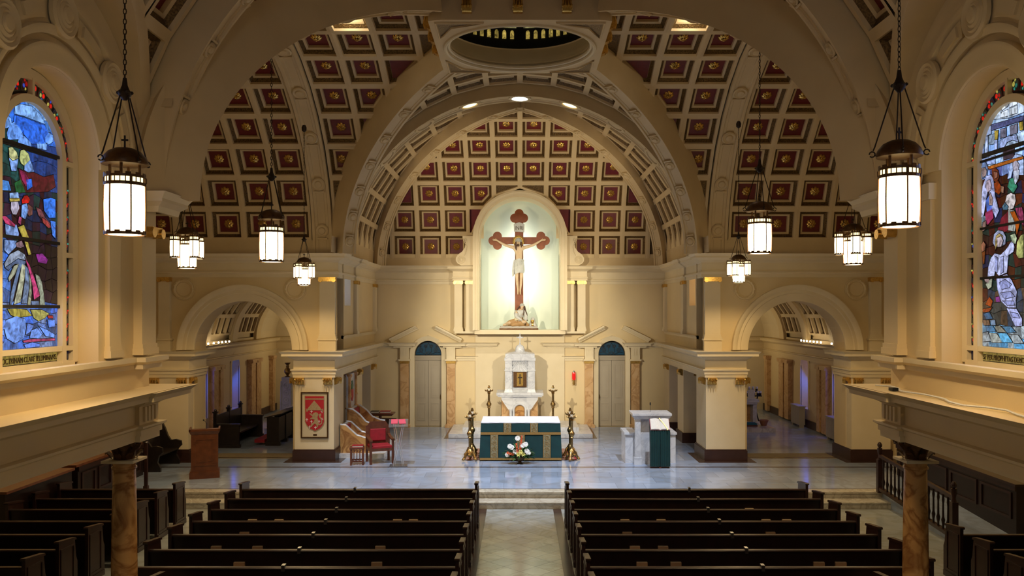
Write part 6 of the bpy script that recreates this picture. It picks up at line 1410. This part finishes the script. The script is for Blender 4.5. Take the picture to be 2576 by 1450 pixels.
# ================================================================ AMBO, LECTERNS, CHAIRS
am = thing('marble_ambo', 'white marble ambo with side wings right of the altar', 'ambo', (3.62, 23.75, FZ))
mb = MB().box(-.34, .36, -.18, .30, 0, 1.30)
mb.build('body', 'whitemarble', am)
for sx in (-.37, .40):
    MB().box(sx-.10, sx+.10, -.36, -.14, 0, .20).box(sx-.075, sx+.075, -.33, -.17, .20, 1.22).box(sx-.09, sx+.09, -.345, -.155, 1.22, 1.26).build('corner_post', 'whitemarble', am)
MB().frustum((-.48, .50, -.38, .34, 1.30), (-.53, .55, -.42, .38, 1.36)).box(-.53, .55, -.42, .38, 1.36, 1.42).frustum((-.46, .48, -.36, .33, 1.26), (-.48, .50, -.38, .34, 1.30)).build('ledge', 'whitemarble', am)
for a, b in ((-.72, -.38), (.40, .74)):
    MB().box(a+.03, b-.03, -.10, .8, 0, .80).box(a, b, -.14, .84, .80, .86).build('side_wing', 'whitemarble', am)
MB().tube([(.02, 0, 1.42), (.02, 0, 1.62)], .005, 6).build('microphone_stem', 'black', am); MB().lathe([(.012, 1.60), (.018, 1.63), (.018, 1.67), (.01, 1.69)], (.02, 0, 0), 10).build('microphone', 'black', am)
bs = thing('book_stand', 'wooden book stand draped in green cloth in front of the marble ambo', 'stand', (3.78, 23.0, FZ))
MB().box(-.26, .26, -.04, .04, 0, .03).box(-.03, .03, -.12, .12, 0, .035).box(-.03, .03, -.02, .02, .03, 1.1).build('foot', 'chairwood', bs)
mb = MB(); n = 24
for x0, x1 in ((-.265, -.004), (.004, .265)):
    mb.loft([[(x0+(x1-x0)*i/n*(1)+0, -.10-.012*sin(i*1.1)-.03*(1-z_/1.1), z_) for i in range(n+1)] for z_ in (.05, .5, 1.02)], False, False)
mb.add([(-.265, -.11, 1.02), (.265, -.11, 1.02), (.265, .10, 1.28), (-.265, .10, 1.28)], [(0,1,2,3)])
for x in (-.265, .265): mb.add([(x, -.10, 1.02), (x, -.12, .05), (x, .02, .05), (x, .10, 1.28)], [(0,1,2,3)])
mb.build('green_drape', 'greencloth', bs, True)
bk = thing('open_book', 'open white paged book with gold ribbon on the draped book stand', 'book', (3.78, 23.0, FZ+1.03))
tilt = lambda x, q, h: (x, -.10+.21*q-.03*h, .005+.26*q+.03*h)
mb = MB()
for sx in (-1, 1): mb.loft([[tilt(sx*x, q, hh) for x, hh in ((0, .1), (.06, .9), (.14, 1.0), (.25, .6), (.25, .0), (0, 0))] for q in (0, 1)])
mb.build('pages', 'paper', bk, True); MB().loft([[tilt(x, q, h) for x, h in ((-.265, -.1), (.265, -.1), (.265, .1), (-.265, .1))] for q in (-.03, 1.02)]).build('cover', 'bookred', bk)
MB().loft([[tilt(x+o, q, 1.25) for o in (-.012, .012)] for x, q in ((.0, 1.0), (.10, .5), (.18, .02), (.19, -.12))], False, False).build('ribbon', 'gold', bk)
# wooden lectern, left
wl_ = thing('wooden_lectern', 'brown panelled wooden lectern with microphone at the left of the sanctuary', 'lectern', (-8.06, 21.75, FZ), .32)
MB().box(-.36, .36, -.28, .28, 0, .16).box(-.34, .34, -.26, .26, .16, .19).box(-.32, .32, -.24, .24, .19, 1.16).build('body', 'brownwood', wl_)
MB().box(-.25, .25, -.252, -.24, .32, .36).box(-.25, .25, -.252, -.24, .98, 1.02).box(-.25, -.21, -.252, -.24, .36, .98).box(.21, .25, -.252, -.24, .36, .98).box(-.16, .16, -.25, -.24, .42, .92).build('front_panel', 'brownwood', wl_)
MB().frustum((-.33, .33, -.25, .25, 1.12), (-.37, .37, -.29, .29, 1.20)).box(-.37, .37, -.29, -.25, 1.20, 1.25).box(-.37, -.33, -.29, .29, 1.20, 1.25).box(.33, .37, -.29, .29, 1.20, 1.25).build('top', 'brownwood', wl_)
MB().tube([(.05, -.1, 1.2), (.05, -.08, 1.38), (-.02, -.02, 1.44)], .006, 6).ball((-.03, -.01, 1.45), .022, 8).build('microphone', 'black', wl_)
# red arm chair
def armchair(name, label, loc, rz, wood, cush, h=1.12, w=.62):
    t = thing(name, label, 'chair', loc, rz); q = w/2
    for x in (-q, q):
        MB().box(x-.03, x+.03, -.30, -.24, 0, .66).build('leg', wood, t); MB().box(x-.03, x+.03, .24, .30, 0, h*.9).build('leg', wood, t)
        MB().loft([[(x-.04, y, z_), (x+.04, y, z_), (x+.04, y, z_+.04), (x-.04, y, z_+.04)] for y, z_ in ((-.34, .64), (-.15, .66), (.10, .69), (.26, .74))]).build('armrest', wood, t)
        MB().box(x-.02, x+.02, -.25, .25, .36, .44).build('side_rail', wood, t)
    MB().box(-q, q, -.29, -.25, .36, .44).box(-q, q, .25, .29, .36, .44).build('seat_rail', wood, t)
    MB().loft([[(-q+.01+e, -.28+e, z_), (q-.01-e, -.28+e, z_), (q-.01-e, .26-e, z_), (-q+.01+e, .26-e, z_)] for z_, e in ((.44, 0), (.49, 0), (.51, .03))]).build('seat_cushion', cush, t)
    MB().prism([(-q, .50), (q, .50), (q, h*.88), (q*.72, h), (-q*.72, h), (-q, h*.88)], lambda a, b, hh: (a, hh, b), .25, .29).build('back_panel', wood, t)
    MB().loft([[(-q+.09+e, y, .58+e), (q-.09-e, y, .58+e), (q-.09-e, y, h*.82-e), (-q+.09+e, y, h*.82-e)] for y, e in ((.25, 0), (.225, 0), (.21, .02))]).build('back_cushion', cush, t)
    return t
armchair('armchair', 'brown wooden armchair with red seat and back cushion in the sanctuary', (-3.92, 23.78, FZ), .38, 'chairwood', 'redvelvet')
armchair('armchair', 'small dark red armchair behind the right chancel pier', (5.95, 26.5, FZ), -1.2, 'chairwood', 'crestred', .85, .48)
sto = thing('stool', 'small carved wooden stool between the marble seat and the armchair', 'stool', (-4.50, 23.5, FZ), .15)
MB().box(-.20, .20, -.20, .20, .44, .48).build('top', 'chairwood', sto)
for x in (-.16, .16):
    for y in (-.16, .16): MB().box(x-.025, x+.025, y-.025, y+.025, 0, .44).build('leg', 'chairwood', sto)
for x in (-.08, 0, .08): MB().box(x-.012, x+.012, -.175, -.155, .1, .44).tube([(x-.04, -.165, .12), (x, -.165, .2), (x, -.165, .36), (x+.04, -.165, .42)], .01, 5).build('splat', 'chairwood', sto)
for a in (-.16, .16): MB().box(-.16, .16, a-.015, a+.015, .09, .12).build('stretcher', 'chairwood', sto)
b1 = thing('book', 'red covered book lying on the carved stool', 'book', (-4.48, 23.5, FZ+.481), .1)
MB().box(-.15, .15, -.12, .12, 0, .012).box(-.15, .15, -.12, .12, .038, .05).box(-.15, -.14, -.12, .12, .012, .038).build('cover', 'bookred', b1); MB().box(-.14, .145, -.115, .115, .012, .038).build('pages', 'paper', b1)
# acrylic lectern
ac = thing('acrylic_lectern', 'clear acrylic lectern with crossed rods beside the red armchair', 'lectern', (-3.32, 23.25, FZ), .1)
MB().box(-.24, .24, -.20, .20, 0, .02).build('base', 'acrylic', ac)
MB().add([(-.26, -.20, 1.08), (.26, -.20, 1.08), (.26, .16, 1.24), (-.26, .16, 1.24), (-.26, -.20, 1.10), (.26, -.20, 1.10), (.26, .16, 1.26), (-.26, .16, 1.26)], [(0,3,2,1), (4,5,6,7), (0,1,5,4), (1,2,6,5), (2,3,7,6), (3,0,4,7)]).build('top', 'acrylic', ac)
for x0, x1 in ((-.14, -.14), (.14, .14), (-.10, .10), (.10, -.10)): MB().tube([(x0, 0, .02), ((x0+x1)/2*.4, 0, .6), (x1, .0, 1.14)], .014, 10).build('rod', 'acrylic', ac, True)
for i, (x, lab) in enumerate(((-.11, 'pink booklet at the left on the acrylic lectern'), (.10, 'pink booklet at the right on the acrylic lectern'))):
    p = thing('booklet', lab, 'book', (-3.32+x, 23.25, FZ+1.19), .1+.15*i)
    MB().add([(-.09, -.10, -.03), (.09, -.10, -.03), (.09, .10, .06), (-.09, .10, .06), (-.09, -.10, -.01), (.09, -.10, -.01), (.09, .10, .08), (-.09, .10, .08)], [(0,3,2,1), (4,5,6,7), (0,1,5,4), (1,2,6,5), (2,3,7,6), (3,0,4,7)]).build('cover', 'bookpink', p)
# marble seats with canopy
th = thing('marble_throne', 'onyx and white marble double seat with red cushions against the left chancel opening', 'seat', (-4.86, 25.6, FZ))
MB().box(-.36, .95, -1.15, 1.65, 0, .12).build('dais', 'whitemarble', th)
def seat(y0, y1, zb, hh, dep):
    arm = [(-.35, zb), (dep, zb), (dep, zb+.50*hh), (dep-.15, zb+.52*hh), (dep-.40, zb+.62*hh), (dep-.58, zb+.82*hh), (-.20, zb+.98*hh), (-.35, zb+1.0*hh)]
    for ya in (y0, y1-.09):
        MB().prism(arm, lambda a, b, h: (a, h, b), ya, ya+.09).build('arm_slab', 'onyx', th)
        pts = [(a, ya+.045, b+.012) for a, b in arm[2:]]; MB().tube(pts, .035, 6).build('arm_capping', 'whitemarble', th)
    MB().box(-.35, dep-.02, y0+.09, y1-.09, zb, zb+.36*hh).build('seat_block', 'onyxpale', th)
    MB().box(-.22, dep-.02, y0+.10, y1-.10, zb+.36*hh, zb+.43*hh).build('seat_cushion', 'redvelvet', th)
    MB().loft([[(-.35, y0+.09, zb), (-.25, y0+.09, zb), (-.25, y1-.09, zb), (-.35, y1-.09, zb)], [(-.35, y0+.09, zb+hh), (-.27, y0+.09, zb+hh), (-.27, y1-.09, zb+hh), (-.35, y1-.09, zb+hh)]]).build('seat_back', 'whitemarble', th)
    MB().box(-.25, -.19, y0+.14, y1-.14, zb+.45*hh, zb+.95*hh).build('back_cushion', 'redvelvet', th)
seat(-.95, -.10, .12, .80, .52); seat(.05, 1.30, .25, 1.02, .60)
MB().box(-.5, .70, .0, 1.35, .12, .25).build('upper_dais', 'whitemarble', th)
for y in (.22, 1.20):
    MB().lathe([(.11, 1.25), (.11, 1.29), (.075, 1.31), (.075, 1.60), (.09, 1.62), (.09, 1.65), (.075, 1.67), (.07, 2.20), (.10, 2.23), (.11, 2.28), (.11, 2.31)], (-.34, y, 0), 16).build('onyx_column', 'onyx', th, True)
MB().box(-.42, -.30, .10, 1.32, .25, 1.26).box(-.40, -.34, .12, 1.30, 1.26, 2.30).build('back_panel', 'whitemarble', th)
mb = MB().prism([(.55, 1.55), (.71, 1.45), (.87, 1.55), (.87, 1.82), (.55, 1.82)], lambda a, b, h: (h, a, b), -.34, -.32); mb.build('crest_shield', 'crestred', th)
mb = MB().prism([(.60, 1.82), (.82, 1.82), (.86, 1.92), (.76, 2.0), (.78, 2.08), (.64, 2.08), (.66, 2.0), (.56, 1.92)], lambda a, b, h: (h, a, b), -.34, -.32); mb.build('crest_hat', 'greencrest', th)
# round table with books
rt = thing('pedestal_table', 'dark wooden pedestal table behind the red armchair', 'table', (-4.60, 28.0, FZ))
MB().box(-.46, .46, -.28, .28, .84, .88).box(-.42, .42, -.24, .24, .80, .84).build('top', 'chairwood', rt); MB().lathe([(.05, .10), (.07, .2), (.045, .35), (.06, .6), (.05, .82)], seg=14).build('pedestal', 'chairwood', rt, True)
for k in range(4): a = pi/4+k*pi/2; MB().tube([(0, 0, .14), (.15*cos(a), .15*sin(a), .10), (.26*cos(a), .26*sin(a), .03)], [.035, .03, .03], 8).build('foot', 'chairwood', rt, True)
for lab, x, mtl, w in (('thick red book on the dark pedestal table', .18, 'bookred', .17), ('dark book with pale pages on the pedestal table', -.16, 'stallwood', .13)):
    p = thing('book', lab, 'book', (-4.60+x, 27.95, FZ+.881), .05); MB().box(-w, w, -.13, .13, 0, .012).box(-w, w, -.13, .13, .055, .067).box(-w, -w+.01, -.13, .13, .012, .055).build('cover', mtl, p); MB().box(-w+.01, w-.005, -.125, .125, .012, .055).build('pages', 'paper', p)
# framed crest on the left pier
fc_ = thing('framed_crest', 'framed red shield with mitre and lion hanging on the left chancel pier', 'plaque', (-5.79, 23.985, 0))
X = lambda px: (px-CX)*23.97/FPX+5.79
Zp = lambda py: CAMZ-(py-CY)*23.97/FPX
a, b, c, d = X(757), X(826), Zp(1103), Zp(987)
MB().box(a+.03, b-.03, -.015, .012, c+.03, d-.03).build('backing_board', 'crestboard', fc_)
mb = MB()
for q in ((a, b, c, c+.035), (a, b, d-.035, d), (a, a+.035, c+.035, d-.035), (b-.035, b, c+.035, d-.035)): mb.box(q[0], q[1], -.045, .012, q[2], q[3])
mb.build('frame', 'bronze', fc_)
f = lambda q: (720+q[0]/4.53, 880+q[1]/4.53)
def cp(name, mtl, pts, d0, d1):
    q = [(X(f(p)[0]), Zp(f(p)[1])) for p in pts]; return MB().prism(q, lambda u, v, h: (u, h, v), d1, d0).build(name, mtl, fc_)
cp('shield_edge', 'crestgold', [(210, 526), (436, 526), (436, 790), (440, 820), (425, 865), (390, 905), (330, 935), (270, 905), (230, 860), (212, 820), (214, 790)], -.015, -.028)
cp('shield', 'crestred', [(218, 532), (430, 532), (430, 792), (432, 820), (415, 862), (382, 898), (330, 924), (276, 898), (238, 856), (220, 820), (222, 792)], -.028, -.036)
cp('shield_bar', 'crestgold', [(218, 556), (430, 556), (430, 570), (218, 570)], -.036, -.040)
cp('mitre', 'crestgold', [(248, 668), (322, 580), (396, 668), (400, 692), (246, 692)], -.036, -.044)
cp('mitre_lappet', 'crestgold', [(230, 672), (248, 680), (246, 706), (232, 708)], -.036, -.042); cp('mitre_lappet', 'crestgold', [(400, 680), (418, 672), (426, 706), (408, 706)], -.036, -.042)
cp('lion', 'crestgold', [(262, 730), (278, 724), (300, 744), (310, 722), (340, 714), (362, 722), (368, 742), (358, 770), (366, 800), (368, 836), (380, 850), (402, 836), (404, 800), (378, 770), (372, 740), (392, 726), (404, 746), (392, 760), (412, 800), (412, 842), (384, 862), (368, 856), (364, 886), (344, 880), (350, 858), (330, 840), (300, 866), (290, 884), (272, 874), (296, 838), (318, 820), (326, 796), (300, 790), (278, 794), (276, 782), (302, 770), (300, 760)], -.036, -.046)
mb = MB()
for px, py in ((238, 800), (288, 822), (376, 820), (410, 796), (336, 890), (268, 884), (290, 706), (410, 704)):
    q = f((px, py)); x, z_ = X(q[0]), Zp(q[1]); mb.box(x-.006, x+.006, -.042, -.036, z_-.045, z_+.045).box(x-.035, x+.035, -.041, -.036, z_+.0, z_+.012)
mb.build('small_crosses', 'petalwhite', fc_); cp('name_plate', 'bronze', [(308, 962), (350, 962), (350, 982), (308, 982)], -.015, -.022)
# ================================================================ CHAPEL FURNITURE
bn = thing('curved_bench', 'dark bench with scrolled ends against the left transept wall', 'bench', (-9.75, 23.0, FZ))
pr = [(-.32, 0), (.30, 0), (.30, .10), (.22, .25), (.26, .42), (.36, .52), (.34, .64), (.20, .68), (.06, .66), (-.02, .78), (-.10, 1.0), (-.16, 1.12), (-.26, .98), (-.34, .70)]
for y in (-.62, .62): MB().prism(pr, lambda a, b, h: (a, h, b), y-.04, y+.04).build('end_panel', 'stallwood', bn)
MB().box(-.22, .26, -.58, .58, .40, .44).build('seat', 'stallwood', bn); MB().loft([[(-.24, y, .40), (-.20, y, .40), (-.26, y, 1.0), (-.30, y, 1.0)] for y in (-.58, .58)]).build('backrest', 'stallwood', bn)
stl = thing('choir_stall', 'black wooden choir stall with post finials along the left chapel wall', 'stall', (-9.1, 27.5, FZ))
for y in (-1.2, 1.15): MB().box(-.30, .42, y-.05, y+.05, 0, .68).box(-.33, .45, y-.07, y+.07, .68, .74).box(-.33, .45, y-.07, y+.07, 0, .10).build('end_panel', 'stallwood', stl)
MB().box(-.28, .30, -1.15, 1.1, .38, .43).build('seat', 'stallwood', stl); MB().box(-.34, -.28, -1.2, 1.15, 0, 1.0).build('back_panel', 'stallwood', stl)
for y in (-1.2, .0, 1.15): MB().box(-.37, -.27, y-.05, y+.05, 0, 1.08).box(-.39, -.25, y-.07, y+.07, 1.08, 1.12).ball((-.32, y, 1.15), .05, 8).build('post', 'stallwood', stl)
dk = thing('choir_desk', 'black wooden choir desk with slanted top in the left chapel', 'desk', (-7.75, 28.0, FZ))
for i, y in enumerate((-1.25, -.42, .42, 1.25)): MB().box(-.20, .18, y-.05, y+.05, 0, .90).box(-.24, .22, y-.07, y+.07, 0, .12).build('upright', 'stallwood', dk)
MB().box(.10, .16, -1.25, 1.25, .12, .88).build('front_panel', 'stallwood', dk); MB().loft([[(-.28, y, .86), (.24, y, .98), (.24, y, 1.01), (-.28, y, .89)] for y in (-1.32, 1.32)]).build('desk_top', 'stallwood', dk)
MB().box(-.62, -.30, -1.2, 1.2, .08, .18).build('kneeler', 'redvelvet', dk)
p = thing('paper_stack', 'white papers lying on the black choir desk', 'papers', (-7.75, 28.6, FZ+1.0)); MB().loft([[(-.12, y, -.035), (.12, y, .02), (.12, y, .03), (-.12, y, -.025)] for y in (-.18, .18)]).build('sheets', 'paper', p)
pd = thing('carved_pedestal', 'tall white carved marble pedestal in the left chapel', 'pedestal', (-8.28, 30.3, FZ+.14))
MB().box(-.26, .26, -.26, .26, 0, .14).frustum((-.22, .22, -.22, .22, .14), (-.20, .20, -.20, .20, 1.60)).box(-.17, .17, -.17, .17, 1.60, 1.74).build('shaft', 'whitemarble', pd)
mb = MB()
for k in range(5):
    zc = .45+.25*k; tor(mb, (0, -.215, zc), .09, .012, 1, 16); mb.ball((0, -.215, zc), .025, 8)
for x in (-.17, .17): mb.box(x-.01, x+.01, -.235, -.20, .25, 1.55)
mb.build('carving', 'whitemarble', pd, True)
vs = thing('brass_vase', 'polished brass vase on the carved marble pedestal', 'vase', (-8.28, 30.3, FZ+1.881)); MB().lathe([(.10, 0), (.10, .02), (.04, .05), (.07, .10), (.12, .17), (.11, .26), (.05, .34), (.045, .42), (.11, .50), (.10, .51)], seg=20).build('body', 'brass', vs, True); MB().lathe([(.055, .35), (.065, .365), (.055, .38)], seg=20).build('neck_ring', 'brass', vs, True)
for s in (1,):
    for i, (y, lab) in enumerate(((31.2, 'cast iron radiator under the farther right chapel window'), (27.6, 'cast iron radiator under the nearer right chapel window'))):
        rd = thing('radiator', lab, 'radiator', (10.2, y, FZ))
        fm = MB().box(-.11, .11, -.03, .03, .10, .74).mesh('fin', 'radiator')
        for k in range(12): link('fin', fm, rd, (0, -.42+.076*k, 0))
        MB().box(-.13, .13, -.48, .48, .74, .78).build('top_cover', 'radiator', rd)
        for q in (-.40, .40): MB().box(-.08, .08, q-.03, q+.03, 0, .12).build('foot', 'radiator', rd)
ca = thing('chapel_altar', 'small white altar table at the end of the right chapel', 'altar', (8.05, 30.9, FZ+.14))
MB().box(-.75, .55, -.35, .35, .80, .90).box(-.70, .50, -.30, .30, .72, .80).build('mensa', 'whitemarble', ca)
for x in (-.62, .42): MB().box(x-.07, x+.07, -.24, .24, .06, .72).box(x-.11, x+.11, -.28, .28, 0, .06).build('leg', 'whitemarble', ca)
MB().box(-.55, .35, .1, .2, .06, .72).build('back_panel', 'onyxpale', ca)
cr_ = thing('candle_rack', 'black votive rack with tiers of candle glasses beside the chapel altar', 'rack', (8.62, 31.6, FZ+.14))
for x in (-.25, .25): MB().tube([(x, 0, 0), (x*.5, .05, .5), (x, .1, .95)], .025, 6).build('leg', 'black', cr_)
for z_, y in ((.95, -.06), (1.10, .10)): MB().box(-.42, .34, y-.07, y+.07, z_-.03, z_).build('shelf', 'black', cr_)
cm = MB().lathe([(.045, 0), (.045, .09)], seg=12).mesh('candle_glass', 'black', True); cw = MB().lathe([(.043, .09), (.043, .17)], seg=12).mesh('candle', 'petalwhite', True)
k = 0
for z_, y in ((.95, -.06), (1.10, .10)):
    for x in (-.36, -.22, -.08, .06, .20, .29)[:6 if z_ < 1 else 5]:
        cv = thing('votive_candle', f'{ORD[k % 6]} candle glass on the {"lower" if z_ < 1 else "upper"} tier of the black votive rack', 'candle', (8.62+x, 31.6+y, FZ+.141+z_), 0, 'votive candles'); link('glass', cm, cv); link('candle', cw, cv); k += 1
    k = 0
MB().box(-.12, .12, -.06, -.05, 0, .36).build('card', 'paper', thing('notice_card', 'white upright card in front of the votive candles', 'card', (8.35, 30.75, FZ+1.041)))
kn = thing('kneeler', 'teal cushioned kneeler before the right chapel altar', 'kneeler', (8.0, 30.2, FZ+.141)); MB().box(-.4, .4, -.14, .14, 0, .05).build('board', 'chairwood', kn); MB().loft([[(-.38+e, -.13+e, z_), (.38-e, -.13+e, z_), (.38-e, .13-e, z_), (-.38+e, .13-e, z_)] for z_, e in ((.05, 0), (.11, 0), (.13, .03))]).build('cushion', 'tealcushion', kn)
pt_ = thing('flower_pot', 'brown clay pot on the step of the right chapel', 'pot', (8.70, 30.35, FZ+.141)); MB().lathe([(.10, 0), (.15, .16), (.17, .16), (.17, .20), (.14, .20), (.13, .18)], seg=18).build('body', 'clay', pt_, True); MB().lathe([(.13, .17), (.0, .175)], seg=18).build('soil', 'stallwood', pt_, True)
# cable along the right ledge
mb = MB(); pts = [(5.02+.08*sin(i*1.3)+.03*sin(i*.6), 12.0-.28*i, 3.505+.012*abs(sin(i*2.1))) for i in range(20)]; mb.tube(pts, .012, 6)
cb = thing('cable', 'loose white cable lying along the right nave ledge', 'cable', (0, 0, 0)); mb.build('cord', 'paper', cb, True); MB().box(4.95, 5.03, 11.3, 11.42, 3.49, 3.53).build('plug', 'black', cb)
